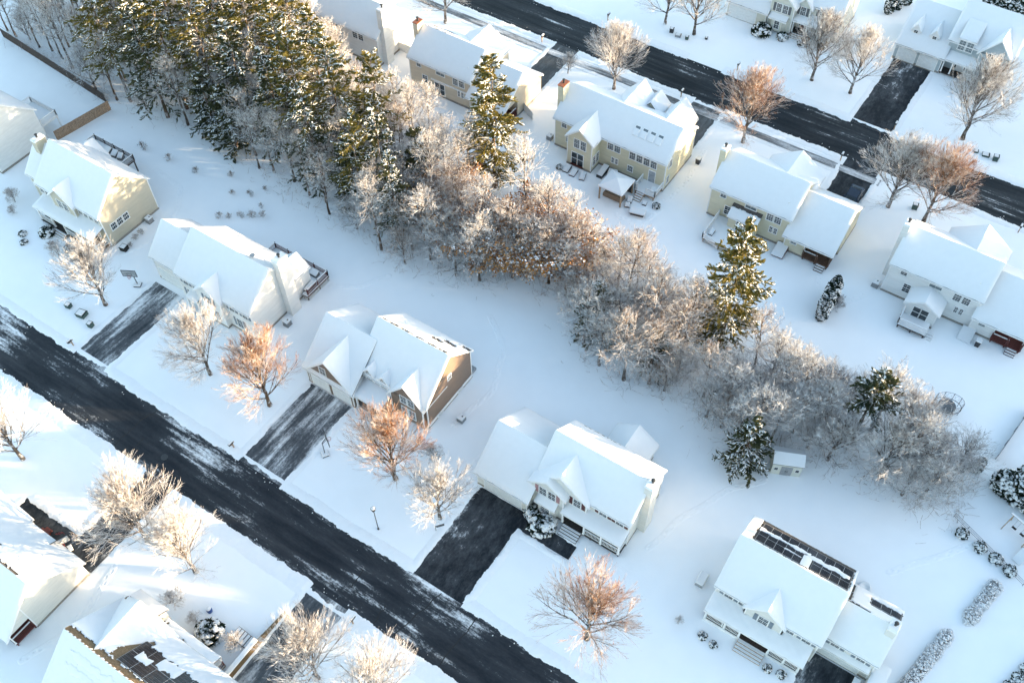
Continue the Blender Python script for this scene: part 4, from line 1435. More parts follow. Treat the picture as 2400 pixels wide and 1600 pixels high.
# ---- lower left corner: ranch with red porch
h = House("ranch_house", "cream ranch house with red railed corner porch in the lower left", -68, 5, "siding_offwhite")
h.gable(-77.0, -61.4, 3.2, 10.0, 5.43, 3.0, 7.4, 5.2, roof=False)
h.gable(-77.0, -64.2, 0.6, 3.2, 3.0, 3.0, 5.2, 3.19, roof=False, trim=False)
h.gable(-77.0, -61.2, 0.6, 10.0, 2.9, 3.0, 7.4, 5.2, no_wall=True, bare1=patch([(0.44, 0.60, 0.72, 0.97), (0.0, 0.9, 0.97, 1.1)], 3.0, 0.4))
h.gable(-76.0, -69.8, 8.0, 10.5, 3.0, 3.0, 5.6, axis='y', a_in=0.4)
h.part(MB().add([(-61.4, 3.2, 2.5), (-61.4, 0.75, 2.5), (-61.4, 0.75, 3.05), (-61.4, 3.2, 5.44)], [(0, 1, 2, 3)]), "porch_beam", "siding_offwhite")
h.platform(-64.2, -61.4, 0.7, 3.2, 0.7, "wood_red", snow=False, name="porch_floor")
h.railing([(-64.1, 0.75), (-61.5, 0.75), (-61.5, 3.1)], 0.7, "wood_red", gap=0.13)
h.post(-61.5, 0.8, 0.7, 2.7, 0.07, "trim_white")
h.door('S', 3.2, -63.2, 0.7, mat="shutter_slate")
h.part(MB().box(-69.6, -68.4, 10.15, 10.9, 0, 0.45).box(-69.4, -68.6, 10.9, 11.25, 0, 0.22), "stoop", "wood_red")

# ---- lower left: house with solar panels and brown shingles
h = House("brown_roof_house", "house with bare brown shingle patches and large dark solar panels, lower left", -48, 5, "siding_cream", roof="roof_shingle_brown")
h.gable(-54.3, -38.5, -0.3, 9.6, 3.6, 3.6, 7.4, 4.2,
        bare1=patch([(0.0, 1.0, 0.90, 0.975), (0.32, 0.95, 0.40, 0.86), (0.30, 0.42, 0.30, 0.42)], 4.0, 0.35))
h.gable(-54.2, -47.2, 5.0, 9.9, 3.6, 3.6, 7.15, axis='y', a_in=0.8)
h.part(MB().box(-53.4, -50.1, 9.9, 11.2, 0.0, 3.4), "entry", "siding_white")
h.shed(-53.7, -49.8, 9.75, 11.4, 4.5, 3.45, name="entry_roof", bare=patch([(-0.05, 1.05, 0.80, 1.1)], 3.0, 0.25))
h.shed(-49.6, -42.4, 9.3, 10.9, 3.3, 2.7, bare=patch([(0.35, 0.5, 0.6, 1.1), (0.0, 0.06, 0.3, 1.1)], 3.0, 0.4))
h.platform(-48.2, -42.5, 9.6, 10.9, 0.5, "wood_tan", name="porch_floor")
for x in (-48.0, -45.4, -42.7):
    h.post(x, 10.8, 0.5, 2.7)
h.railing([(-42.6, 9.8), (-42.6, 10.8)], 0.5, "wood_red")
mB = (7.4 - 3.6) / 5.4
solar(h, -48.4, 4.2, 7.4, mB, 5, 2, 1.62, 1.75, start=0.95)
slope_snow(h, -47.6, -46.0, 2.2, 3.2, 4.2, 7.4, mB, 31, 0.2)
slope_snow(h, -45.6, -43.2, 3.0, 4.4, 4.2, 7.4, mB, 35, 0.3)
mB2 = (7.4 - 3.6) / 4.5
solar(h, -52.9, 4.2, 7.4, mB2, 5, 2, 1.65, 1.3, start=0.7, sgn=-1)
slope_snow(h, -53.0, -45.0, 1.0, 1.9, 4.2, 7.4, mB2, 41, 0.35, sgn=-1)
slope_snow(h, -53.0, -45.0, 2.35, 3.3, 4.2, 7.4, mB2, 44, 0.3, sgn=-1)

# ------------------------------------------------------------------ trees


def tubes(groups):
    """groups: list of (P (B,k,3), R (B,k), sides) -> verts, quads"""
    VS, FS, off = [], [], 0
    for P, R, n in groups:
        B, k, _ = P.shape
        T = np.empty_like(P)
        T[:, 1:-1] = P[:, 2:] - P[:, :-2]
        T[:, 0] = P[:, 1] - P[:, 0]
        T[:, -1] = P[:, -1] - P[:, -2]
        T /= np.maximum(1e-9, np.linalg.norm(T, axis=2, keepdims=True))
        ref = np.where(np.abs(T[:, :1, 2:3]) > 0.9, np.array([1.0, 0, 0]), np.array([0, 0, 1.0]))
        U = np.cross(T, np.broadcast_to(ref, T.shape))
        U /= np.maximum(1e-9, np.linalg.norm(U, axis=2, keepdims=True))
        W = np.cross(T, U)
        a = np.arange(n) * 2 * np.pi / n + 0.5
        ring = (U[:, :, None, :] * np.cos(a)[None, None, :, None] + W[:, :, None, :] * np.sin(a)[None, None, :, None])
        V = P[:, :, None, :] + ring * R[:, :, None, None]
        ix = off + np.arange(B * k * n).reshape(B, k, n)
        nx_ = np.roll(ix, -1, axis=2)
        F = np.stack([ix[:, :-1], nx_[:, :-1], nx_[:, 1:], ix[:, 1:]], -1).reshape(-1, 4)
        VS.append(V.reshape(-1, 3))
        FS.append(F)
        off += B * k * n
    return np.concatenate(VS), np.concatenate(FS)


def unit(v):
    return v / np.maximum(1e-9, np.linalg.norm(v, axis=-1, keepdims=True))


def spawn(rng, P, R, n, t0, t1, ang, ln, k, up, wig, rr, taper=0.25, spread=None):
    """children on every parent polyline: returns (P2 (B*n,k,3), R2)"""
    B, kp, _ = P.shape
    t = (np.linspace(t0, t1, n)[None] + rng.uniform(-0.5, 0.5, (B, n)) * (t1 - t0) / max(1, n)).clip(0.02, 0.99)
    f = t * (kp - 1)
    i = np.minimum(f.astype(int), kp - 2)
    w = (f - i)[..., None]
    bi = np.arange(B)[:, None]
    p0 = P[bi, i] * (1 - w) + P[bi, i + 1] * w
    d = unit(P[bi, i + 1] - P[bi, i])
    r0 = R[bi, i] * (1 - w[..., 0]) + R[bi, i + 1] * w[..., 0]
    rv = unit(np.cross(d, unit(rng.normal(0, 1, d.shape))))
    a = np.radians(ang) * rng.uniform(0.6, 1.3, (B, n, 1))
    dd = unit(d * np.cos(a) + rv * np.sin(a))
    plen = np.linalg.norm(P[:, 1:] - P[:, :-1], axis=2).sum(1)
    L = plen[:, None] * ln * (1.15 - 0.65 * t) * rng.uniform(0.65, 1.25, (B, n))
    p0 = p0.reshape(-1, 3)
    dd = dd.reshape(-1, 3)
    L = L.reshape(-1)
    out = [p0]
    cur = p0
    for s in range(k - 1):
        dd = unit(dd + np.array([0, 0, up]) / (k - 1) + rng.normal(0, wig, dd.shape))
        cur = cur + dd * (L / (k - 1))[:, None]
        out.append(cur)
    P2 = np.stack(out, 1)
    R2 = np.minimum(r0.reshape(-1) * 0.8, rr)[:, None] * np.linspace(1, taper, k)[None] * rng.uniform(0.75, 1.15, (len(L), 1))
    return P2, R2


def clamp_crown(P, h, cr, zc):
    """pull points lying outside the crown ellipsoid back to it"""
    q = P - np.array([0, 0, zc])
    q = q / np.array([cr, cr, h - zc])
    q[..., 2] = np.where(q[..., 2] < 0, q[..., 2] * (h - zc) / max(0.5, zc - 0.8), q[..., 2])
    n = np.linalg.norm(q, axis=-1)
    return n


def deciduous(seed, h=11.0, cr=4.8, trunk_h=1.7, limbs=11, n2=7, n3=6, n4=5, r0=0.24, bark="bark_grey", twig="twig_frost", up=0.55,
              ang=42, forest=False, leaves=0, n5=0, tw=0.016):
    rng = np.random.default_rng(seed)
    # leader
    k = 9
    zz = np.linspace(0, h * (0.94 if forest else 0.80), k)
    lean = rng.normal(0, 0.035 * h, 2)
    P0 = np.stack([lean[0] * (zz / h) ** 1.6 + rng.normal(0, 0.05, k), lean[1] * (zz / h) ** 1.6 + rng.normal(0, 0.05, k), zz], 1)[None]
    P0[0, 0, :2] = 0
    R0 = (r0 * np.linspace(1.0, 0.10, k) ** 0.9)[None]
    R0[0, 0] *= 1.35
    # limbs
    t = np.linspace(trunk_h / zz[-1], 0.9, limbs) if not forest else np.linspace(0.38, 0.95, limbs)
    az = np.arange(limbs) * 2.399 + rng.uniform(0, 6.28) + rng.normal(0, 0.3, limbs)
    P1, R1 = [], []
    for ti, ai in zip(t, az):
        f = ti * (k - 1)
        i = min(int(f), k - 2)
        w = f - i
        p = P0[0, i] * (1 - w) + P0[0, i + 1] * w
        s = (ti - t[0]) / (t[-1] - t[0] + 1e-6)
        el = np.radians((37 + 41 * s + rng.normal(0, 6)) if not forest else (25 + 45 * s + rng.normal(0, 8)))
        d = np.array([math.cos(ai) * math.cos(el), math.sin(ai) * math.cos(el), math.sin(el)])
        # length up to the crown shell
        zc = h * (0.58 if not forest else 0.68)
        c = np.array([cr, cr, h - zc]) * rng.uniform(0.88, 1.06)
        q0 = (p - np.array([0, 0, zc])) / c
        dv = d / c
        A = dv @ dv
        Bq = 2 * q0 @ dv
        Cq = q0 @ q0 - 1
        disc = Bq * Bq - 4 * A * Cq
        L = (-Bq + math.sqrt(disc)) / (2 * A) if disc > 0 else cr * 0.8
        L = max(1.2, min(L, h * 0.75)) * rng.uniform(0.85, 1.0)
        pts = [p]
        cur = p.copy()
        dd = d.copy()
        kk = 7
        for sgm in range(kk - 1):
            dd = unit(dd + np.array([0, 0, up * 0.22]) + rng.normal(0, 0.07, 3))
            cur = cur + dd * L / (kk - 1)
            pts.append(cur)
        P1.append(pts)
        R1.append(r0 * (0.42 - 0.16 * s) * np.linspace(1, 0.18, kk))
    P1, R1 = np.array(P1), np.array(R1)
    zc = h * (0.58 if not forest else 0.68)
    ax = np.array([cr, cr, h - zc]) * 1.03

    def fit(Pb):
        q = (Pb - np.array([0, 0, zc])) / ax
        q[..., 2] = np.where(q[..., 2] < 0, q[..., 2] * (0.55 if not forest else 0.7), q[..., 2])
        n0 = np.linalg.norm(q[:, 0], axis=1)
        n1 = np.linalg.norm(q[:, -1], axis=1)
        lim = 1.0 + rng.normal(0, 0.05, len(n0))
        k_ = np.where(n1 > lim, np.clip((lim - n0) / np.maximum(1e-3, n1 - n0), 0.12, 1.0), 1.0)
        return Pb[:, :1] + (Pb - Pb[:, :1]) * k_[:, None, None]
    P2, R2 = spawn(rng, P1, R1, n2, 0.10, 0.92, ang * 1.25, 0.66, 6, up * 0.5, 0.045, 0.045)
    P2 = fit(P2)
    P3, R3 = spawn(rng, P2, R2, n3, 0.10, 0.93, ang * 0.9, 0.64, 5, up * 0.35, 0.05, 0.020)
    P3 = fit(P3)
    P4, R4 = spawn(rng, P3, R3, n4, 0.10, 0.95, ang * 0.85, 0.60, 3, up * 0.25, 0.05, 0.012, 0.6)
    P4 = fit(P4)
    grp_t = [(P4, np.maximum(R4, tw), 3)]
    if n5:
        P5, R5 = spawn(rng, P4, R4, n5, 0.3, 0.98, ang, 0.65, 2, up * 0.3, 0.1, 0.017, 0.6)
        grp_t.append((P5, np.maximum(R5, tw), 3))
    v, f = tubes([(P0, R0, 7), (P1, R1, 5), (P2, R2, 4)])
    me_w = np_mesh("trunk", v, f, bark, True)
    v, f = tubes([(P3, np.maximum(R3, tw * 1.25), 3)] + grp_t)
    me_t = np_mesh("crown", v, f, twig)
    out = [("trunk", me_w), ("crown", me_t)]
    if leaves:
        src = P4[:, -1]
        sel = rng.integers(0, len(src), leaves)
        c = src[sel] + rng.normal(0, 0.25, (leaves, 3))
        lo = c[:, 2] < h * 0.75
        c = c[lo]
        out.append(("leaves", quads("leaves", rng, c, 0.11, 0.16, "dead_leaf")))
    return out


def quads(name, rng, c, s0, s1, mat, dirs=None, flat=0.0, asp=1.0):
    n = len(c)
    a = unit(rng.normal(0, 1, (n, 3))) if dirs is None else unit(dirs + rng.normal(0, 0.25, (n, 3)))
    b_ = rng.normal(0, 1, (n, 3))
    if flat:
        b_[:, 2] *= (1 - flat)
        a[:, 2] *= (1 - flat)
        a = unit(a)
    b_ = unit(b_ - (b_ * a).sum(1, keepdims=True) * a)
    s = rng.uniform(s0, s1, (n, 1))
    u, w = a * s * asp, b_ * s
    V = np.stack([c - u - w * 0.6, c + u * 0.3 - w, c + u + w * 0.5, c - u * 0.2 + w], 1).reshape(-1, 3)
    F = np.arange(4 * n).reshape(n, 4)
    return np_mesh(name, V, F, mat)


def lumps(name, rng, c, s0, s1, mat, flat=0.45, az=None, st=1.3):
    n = len(c)
    s = rng.uniform(s0, s1, (n, 1, 1))
    jit = rng.uniform(0.55, 1.35, (n, 6, 1))
    v = oct_v[None] * s * jit * np.array([1, 1, flat])
    if az is None:
        az = rng.uniform(0, 6.28, n)
    ca, sa = np.cos(az)[:, None], np.sin(az)[:, None]
    x = v[..., 0] * ca * st - v[..., 1] * sa
    y = v[..., 0] * sa * st + v[..., 1] * ca
    V = np.stack([x, y, v[..., 2]], -1) + c[:, None]
    F = (oct_f[None] + (np.arange(n) * 6)[:, None, None]).reshape(-1, 3)
    return np_mesh(name, V.reshape(-1, 3), F, mat)


def conifer(seed, h=18.0, cr=3.6, base=0.25, needle="needle_pine", snow=0.5, whorl=0.75, per=6, droop=0.12, r0=0.24, tuft=0.2, dens=1.0, shape=0.8):
    rng = np.random.default_rng(seed)
    k = 8
    zz = np.linspace(0, h, k)
    P0 = np.stack([rng.normal(0, 0.05, k), rng.normal(0, 0.05, k), zz], 1)[None]
    P0[0, 0, :2] = 0
    R0 = (r0 * np.linspace(1, 0.06, k))[None]
    R0[0, 0] *= 1.3
    zs = np.arange(h * base, h * 0.985, whorl)
    P1, R1 = [], []
    for z in zs:
        s = (z - h * base) / (h * (1 - base))
        for j in range(per):
            az = rng.uniform(0, 2 * np.pi)
            L = cr * ((1 - s) ** shape * (0.75 + 0.25 * min(1, s * 5)) + 0.06) * rng.uniform(0.55, 1.12)
            el = 0.12 + 0.55 * s + rng.normal(0, 0.1)
            u = np.linspace(0, 1, 6)
            x = L * u
            zc = z + rng.uniform(-0.3, 0.3) + L * (math.sin(el) * u - (droop + 0.25 * (1 - s)) * u ** 2 + 0.10 * u ** 3)
            w = rng.normal(0, 0.06, 6).cumsum() * L * 0.3
            P1.append(np.stack([x * math.cos(az) - w * math.sin(az), x * math.sin(az) + w * math.cos(az), zc], 1))
            R1.append(0.055 * (1 - 0.5 * s) * np.linspace(1, 0.25, 6))
    P1, R1 = np.array(P1), np.array(R1)
    v, f = tubes([(P0, R0, 7), (P1, R1, 3)])
    me_w = np_mesh("trunk", v, f, "bark_brown", True)
    # branchlets fan out sideways
    n2 = int(12 * dens)
    P2, R2 = spawn(rng, P1, R1, n2, 0.18, 0.98, 48, 0.38, 4, 0.0, 0.05, 0.02)
    P2[:, :, 2] = P2[:, :1, 2] + (P2[:, :, 2] - P2[:, :1, 2]) * 0.35
    nt_ = 11
    tt = rng.uniform(0.15, 1.0, (len(P2), nt_, 2))
    C, D = [], []
    for q in range(nt_):
        for e in range(2):
            f_ = tt[:, q, e] * 3
            i = np.minimum(f_.astype(int), 2)
            w = (f_ - i)[:, None]
            ar = np.arange(len(P2))
            C.append(P2[ar, i] * (1 - w) + P2[ar, i + 1] * w)
            D.append(P2[ar, i + 1] - P2[ar, i])
    C, D = np.concatenate(C), np.concatenate(D)
    C = C + rng.normal(0, 0.05, C.shape) - np.array([0, 0, 0.03])
    me_n = quads("crown", rng, C, tuft * 0.16, tuft * 0.29, needle, dirs=unit(D) * 0.9, asp=4.0)
    out = [("trunk", me_w), ("crown", me_n)]
    if snow > 0:
        # snow rests along the branches in loads, not everywhere
        load = rng.uniform(0, 1, len(P1)) ** 1.7
        idx = np.repeat(np.arange(len(P1)), n2)
        pr = load[idx] * snow * 1.5
        sel = rng.uniform(0, 1, len(P2)) < pr
        Q = P2[sel]
        c = []
        dd_ = []
        for q in range(3):
            w = rng.uniform(0, 1, (len(Q), 1))
            j = rng.integers(0, 3, len(Q))
            ar = np.arange(len(Q))
            c.append(Q[ar, j] * (1 - w) + Q[ar, j + 1] * w)
            dd_.append(Q[ar, j + 1] - Q[ar, j])
        dd_ = np.concatenate(dd_)
        c = np.concatenate(c) + np.array([0, 0, 0.07])
        out.append(("snow_load", lumps("snow_load", rng, c, tuft * 0.24, tuft * 0.5, "snow_tree", 0.45, np.arctan2(dd_[:, 1], dd_[:, 0]), 2.8)))
    return out


def arborvitae(seed, h, r, n=1500, snow=0.4, shape=0.55, needle="leaf_evergreen", low=0.0):
    rng = np.random.default_rng(seed)
    t = rng.uniform(0.01, 1.0, n) ** 0.85
    az = rng.uniform(0, 2 * np.pi, n)
    rad = r * (np.sin(np.pi * np.clip(0.16 + t * 0.84, 0, 1)) ** shape) * (0.86 + 0.10 * np.sin(az * 3 + t * 9) + rng.normal(0, 0.06, n))
    c = np.stack([rad * np.cos(az), rad * np.sin(az), low + t * h], 1)
    d = np.stack([np.cos(az) * 0.3, np.sin(az) * 0.3, np.ones(n)], 1)
    s = 0.09 + 0.05 * min(r, 2)
    out = [("crown", quads("crown", rng, c, s, s * 1.9, needle, dirs=d))]
    m = int(n * snow * 0.5)
    t = rng.uniform(0.05, 1.0, m)
    az = rng.uniform(0, 2 * np.pi, m)
    rad = r * (np.sin(np.pi * np.clip(0.16 + t * 0.84, 0, 1)) ** shape) * rng.uniform(0.85, 1.02, m)
    c = np.stack([rad * np.cos(az), rad * np.sin(az), low + t * h + 0.06], 1)
    cl = vnoise(c[:, 0] * 3 + az, c[:, 2] * 3, seed) > -0.25
    out.append(("snow_load", lumps("snow_load", rng, c[cl], s * 0.8, s * 1.7, "snow_tree", 0.55)))
    # dense dark body so that the sky does not show through
    mb = MB().lathe(0, 0, [(max(0.05, r * (math.sin(math.pi * min(1, 0.16 + q * 0.84)) ** shape) * 0.78), low + q * h * 0.97) for q in np.linspace(0, 1, 9)], 9)
    out.insert(0, ("trunk", mb.mesh("trunk", needle)))
    return out


def plant(name, proto, loc, label, cat, group=None, sc=1.0, rz=0.0, zs=None):
    root = empty(name, (loc[0], loc[1], loc[2] if len(loc) > 2 else 0.0), label, cat, group, rz)
    root.scale = (sc, sc, sc if zs is None else zs)
    for nm, me in proto:
        link_mesh(nm, me, root)
    return root


PI = math.pi
R_ = random.Random(4)
YARD = [
    deciduous(1, 10.8, 5.7, 1.6, 19, 8, 6, 6, twig="twig_frost", up=0.4, ang=28, tw=0.0085),
    deciduous(2, 11.0, 5.4, 1.4, 21, 8, 7, 5, twig="twig_red", bark="bark_brown", up=0.5, ang=24, tw=0.0085),
    deciduous(3, 10.2, 5.5, 1.6, 18, 8, 6, 6, twig="twig_grey", up=0.4, ang=28, tw=0.0085),
    deciduous(4, 11.0, 5.9, 1.6, 21, 8, 7, 5, twig="twig_red", bark="bark_grey", up=0.4, ang=25, tw=0.0085),
    deciduous(5, 10.2, 5.8, 1.5, 21, 8, 7, 5, twig="twig_grey", up=0.4, ang=27, tw=0.0085),
    deciduous(6, 10.6, 5.8, 1.4, 20, 8, 7, 5, twig="twig_frost", up=0.45, ang=26, tw=0.0085),
]
yard = [  # x, y, proto, scale, label
    (-87.8, 36.3, 2, 0.95, "bare frosted tree in front of the tan house porch"),
    (-68.9, 35.8, 0, 0.93, "pale frosted tree left of the red twigged tree"),
    (-59.9, 36.4, 1, 1.00, "red twigged tree catching sun left of the brown house driveway"),
    (-41.4, 36.8, 1, 1.00, "red twigged tree in front of the brown house right corner"),
    (-34.4, 35.6, 2, 0.84, "smaller bare tree beside the clean black driveway"),
    (-14.2, 33.0, 3, 1.00, "rounded tree with reddish top in front of the maroon shutter porch"),
    (-78.5, 15.4, 0, 0.96, "white frosted tree at the left edge below the road"),
    (-59.1, 16.2, 5, 1.05, "bright white frosted tree over the lower left driveway"),
    (-52.2, 16.4, 0, 0.90, "pale frosted tree right of the lower left driveway tree"),
    (-34.2, 15.0, 5, 0.90, "frosted tree over the snow streaked driveway at the bottom edge"),
    (-27.8, 16.4, 0, 0.88, "frosted tree cut by the bottom edge beside the road"),
    (-86.3, 108.0, 2, 1.05, "bare tree at the top edge beside the peach house"),
    (-54.9, 108.5, 5, 0.92, "frosted tree with sunlit top beside the upper sidewalk, behind the cream house"),
    (-33.2, 108.3, 3, 1.00, "rounded reddish tree between cream and yellow houses by the upper road"),
    (-56.1, 127.1, 2, 0.95, "bare tree across the upper road at the top edge"),
    (-50.9, 127.2, 2, 1.02, "bare tree left of the cream garage at the top edge"),
    (-30.5, 126.8, 4, 1.00, "bare tree in front of the porch with dark red door"),
    (-24.4, 127.0, 0, 0.92, "bare tree with pale top left of the grey blue house driveway"),
    (-6.9, 126.2, 4, 1.15, "wide bare tree in front of the grey blue house"),
    (-10.9, 107.3, 4, 1.02, "broad grey tree beside the parked car"),
    (-5.9, 107.2, 3, 1.02, "broad tree with brownish top right of the grey tree by the road"),
    (3.6, 133.0, 2, 0.85, "bare tree cut by the right edge across the upper road"),
]
for i, (x, y, p, sc, lb) in enumerate(yard):
    plant("bare_tree", YARD[p], (x, y), lb, "tree", "bare street trees in the front yards", sc, R_.uniform(0, 6.28), sc * 1.14)
plant("bare_sapling", YARD[2], (-62.7, 107.8), "thin young tree by the sidewalk beside the grey driveway", "sapling", None, 0.36, 1.0)

# ---- the wood between the two rows
FOREST = [
    deciduous(21, 15.5, 4.0, 4, 13, 7, 5, 3, r0=0.20, bark="bark_brown", twig="twig_frost", forest=True, up=0.5, tw=0.011),
    deciduous(22, 14.0, 3.8, 4, 13, 7, 5, 3, r0=0.18, bark="bark_brown", twig="twig_brown", forest=True, up=0.4, tw=0.011),
    deciduous(23, 16.5, 4.2, 4, 14, 7, 5, 3, r0=0.22, bark="bark_grey", twig="twig_frost", forest=True, up=0.6, tw=0.011),
    deciduous(24, 11.5, 4.3, 3, 12, 7, 6, 3, r0=0.19, bark="bark_grey", twig="twig_brown", forest=True, up=0.3, ang=40, tw=0.011),
    deciduous(25, 10.5, 4.2, 3, 12, 7, 6, 3, r0=0.18, bark="bark_grey", twig="twig_grey", forest=True, up=0.35, ang=40, tw=0.011),
]
BUSHY = [
    deciduous(31, 8.5, 4.2, 1.0, 14, 7, 6, 3, r0=0.18, bark="bark_grey", twig="twig_brown", up=0.3, ang=40, tw=0.011),
    deciduous(32, 8.0, 4.2, 0.8, 14, 7, 6, 3, r0=0.17, bark="bark_grey", twig="twig_grey", up=0.3, ang=42, tw=0.011),
    deciduous(33, 9.5, 3.8, 1.0, 13, 7, 6, 4, r0=0.15, bark="bark_brown", twig="twig_brown", up=0.3, ang=40, leaves=5200, tw=0.011),
]
PINES = [
    conifer(41, 21, 5.2, 0.30, "needle_pine", 0.80, whorl=1.1, per=6),
    conifer(42, 20, 4.8, 0.38, "needle_pine", 0.65, whorl=1.05, per=6),
    conifer(43, 18, 4.9, 0.18, "needle_spruce", 1.0, whorl=1.0, per=6, droop=0.26),
    conifer(44, 20, 3.9, 0.12, "needle_sunlit", 0.95, whorl=0.85, per=7, shape=0.7, tuft=0.18),
    conifer(45, 13, 3.4, 0.50, "needle_spruce", 0.55, per=6),
    conifer(46, 9, 3.2, 0.08, "needle_spruce", 0.9, per=6, whorl=0.6, droop=0.2),
]
lowX = [-150, -139, -117, -110.6, -102.5, -93, -82.5, -74, -68.3, -61.3, -51.7, -42.3, -38.6, -33.5, -26.8, -20.1, -14, -10, -3.9, 5.6, 10.4, 14]
lowY = [66.5, 67, 64.2, 65.2, 67, 66.4, 64, 64.2, 63.6, 62.4, 65, 69.6, 69.4, 63.2, 61.8, 64.4, 61.8, 60.5, 65.4, 66, 65.2, 67.5]
upX = [-150, -120, -102, -92, -80, -70, -55, -47.2, -37.2, -28.7, -22, -14.9, -8.7, -3.2, 4.9, 11.7, 14]
upY = [104, 100, 91, 87, 82, 82, 79, 76.8, 75, 75.2, 73, 71.5, 72, 73, 73.5, 72, 70]

def zone(x):
    for lim, nm in ((-124, "in the top left corner"), (-110, "above the board fence"), (-98, "behind the tan house deck"), (-84, "right of the tan house"),
                    (-72, "behind the white chimney house"), (-60, "below the peach house"), (-48, "below the golden spruce"), (-34, "below the gazebo"),
                    (-22, "behind the brown house yard"), (-11, "below the yellow house"), (0, "around the shed"), (99, "at its right end")):
        if x < lim:
            return nm


# pines that stand out singly
pines = [
    (-58.2, 81.2, 3, 1.10, "tall golden green spruce rising in front of the peach house"),
    (-19.8, 74.1, 3, 1.05, "slender golden green spruce in front of the yellow house deck"),
    (-0.9, 69.8, 4, 1.00, "lone dark pine with bare lower trunk near the right end of the wood"),
    (-10.0, 59.6, 5, 1.05, "dark snowy spruce at the wood edge beside the shed"),
    (-24.5, 65.8, 5, 0.85, "low snowy hemlock on the near edge of the wood"),
    (-32.8, 66.2, 5, 1.10, "snowy hemlock in the middle of the wood strip"),
]
for x, y, p, sc, lb in pines:
    plant("pine_tree", PINES[p], (x, y), lb, "pine tree", None, sc * (1.25 if p == 3 else 1.0), R_.uniform(0, 6.28), sc)
dense = [(-115, 66, 0, .95), (-106.5, 69.5, 1, 1.0), (-97, 77, 0, 1.0), (-93.5, 70.5, 2, 1.0), (-91.5, 80, 1, 1.0), (-86, 69.5, 2, .95),
         (-77.3, 72.3, 0, 1.0), (-78.2, 67.6, 2, .92), (-67.8, 69.3, 2, .88), (-101, 71.5, 0, 1.0), (-93.8, 67.2, 5, 1.15), (-107.5, 66.5, 2, 1.0),
         (-69.8, 66.8, 1, .80), (-120, 72, 0, 1.0), (-113, 76, 1, 1.05), (-105, 78, 2, 1.05), (-99, 84, 1, 1.0), (-125, 80, 1, 1.0), (-118, 84, 0, 1.0),
         (-84, 76.5, 0, .92), (-73, 75.5, 1, .9), (-88, 74.0, 0, .95), (-72.5, 68.2, 5, 1.2), (-63.5, 66.0, 2, .75), (-110, 88, 0, 1.0), (-131, 74, 1, 1.0),
         (-82.0, 70.5, 1, 1.0), (-98.5, 67.8, 5, 1.2), (-65.0, 73.5, 5, 1.25)]
for i, (x, y, p, sc) in enumerate(dense):
    plant("pine_tree", PINES[p], (x, y), ("short" if p == 5 else "tall") + " snow laden " + ("hemlock" if p in (2, 5) else "pine") + " in the wood " + zone(x), "pine tree",
          "pines in the dense left half of the wood", sc, R_.uniform(0, 6.28), sc * 1.14)

taken = [(x, y, 2.2) for x, y, *_ in pines + dense] + [(-5.8, 63.0, 3.2)]
cnt = 0
LB = {0: "tall bare frosted tree in the left half of the wood", 1: "bare tree in the narrow right half of the wood",
      2: "low bushy bare tree along the wood strip", 3: "low orange leaved tree in the middle of the wood"}
KIND = {0: "tall bare frosted tree", 1: "slim bare grey tree", 2: "low bushy bare tree", 3: "low orange leaved tree"}


tries = 0
big = [(-55.5, 66.6, 2, 0.86, "large forked white limbed tree on the near edge of the wood"),
       (3.6, 66.8, 2, 0.98, "spreading white limbed tree with sunlit branches near the wood's right end"),
       (-2.2, 65.6, 4, 0.8, "white limbed tree leaning over behind the shed")]
for x, y, p, sc, lb in big:
    plant("bare_tree", YARD[p] if p < 5 else FOREST[0], (x, y), lb, "tree", None, sc * 1.05, R_.uniform(0, 6.28))
    taken.append((x, y, 2.5))
while cnt < 330 and tries < 16000:
    tries += 1
    x = R_.uniform(-146, 10.5)
    lo, hi = np.interp(x, lowX, lowY), np.interp(x, upX, upY)
    y = R_.uniform(lo, hi)
    if y > lo + (hi - lo) * 0.8 and -80 < x < -40 and R_.random() < 0.4:
        continue
    if any((x - a) ** 2 + (y - c) ** 2 < (r * (0.8 if x < -60 else 0.75)) ** 2 for a, c, r in taken):
        continue
    hid = False
    for a, c, ln_ in ((-58.2, 81.2, 11), (-19.8, 74.1, 7), (-0.9, 69.8, 7)):
        rr = math.hypot(a, c)
        ux, uy = -a / rr, -c / rr
        al, la = (x - a) * ux + (y - c) * uy, abs((x - a) * uy - (y - c) * ux)
        hid |= -2 < al < ln_ and la < 3.4
    if hid:
        continue
    edge = min(y - lo, hi - y)
    if x < -40:
        g = 0
        if -60 < x < -40 and 66 < y < 77 and R_.random() < 0.6:
            g = 3
        elif edge < 2.0 and R_.random() < (0.2 if x < -58 else 0.45):
            g = 2
    else:
        g = 2 if R_.random() < (0.42 if x < 3 else 0.75) else 1
    if g == 0:
        rel_ = (y - lo) / max(1.0, hi - lo)
        if x < -62 and rel_ < 0.55 and R_.random() < 0.45:
            continue
        p, sc = FOREST[R_.choice((0, 1, 2, 2, 0))], (R_.uniform(0.62, 0.85) if x < -62 else R_.uniform(0.72, 0.98))
    elif g == 1:
        p, sc = FOREST[R_.choice((3, 4, 1)) if x < -10 else 4], R_.uniform(0.85, 1.1)
    elif g == 2:
        p, sc = BUSHY[R_.choice((0, 1)) if x < -10 else 1], R_.uniform(0.65, 1.05)
    else:
        p, sc = BUSHY[2], R_.uniform(0.85, 1.2)
    rel_ = (y - lo) / max(1.0, hi - lo)
    dz = "near edge" if rel_ < 0.3 else ("middle" if rel_ < 0.68 else "far edge")
    plant("bare_tree", p, (x, y), KIND[g] + " on the " + dz + " of the wood " + zone(x), "tree", LB[g] + "s", sc, R_.uniform(0, 6.28))
    taken.append((x, y, 2.8 if x < -40 else 2.6))
    cnt += 1

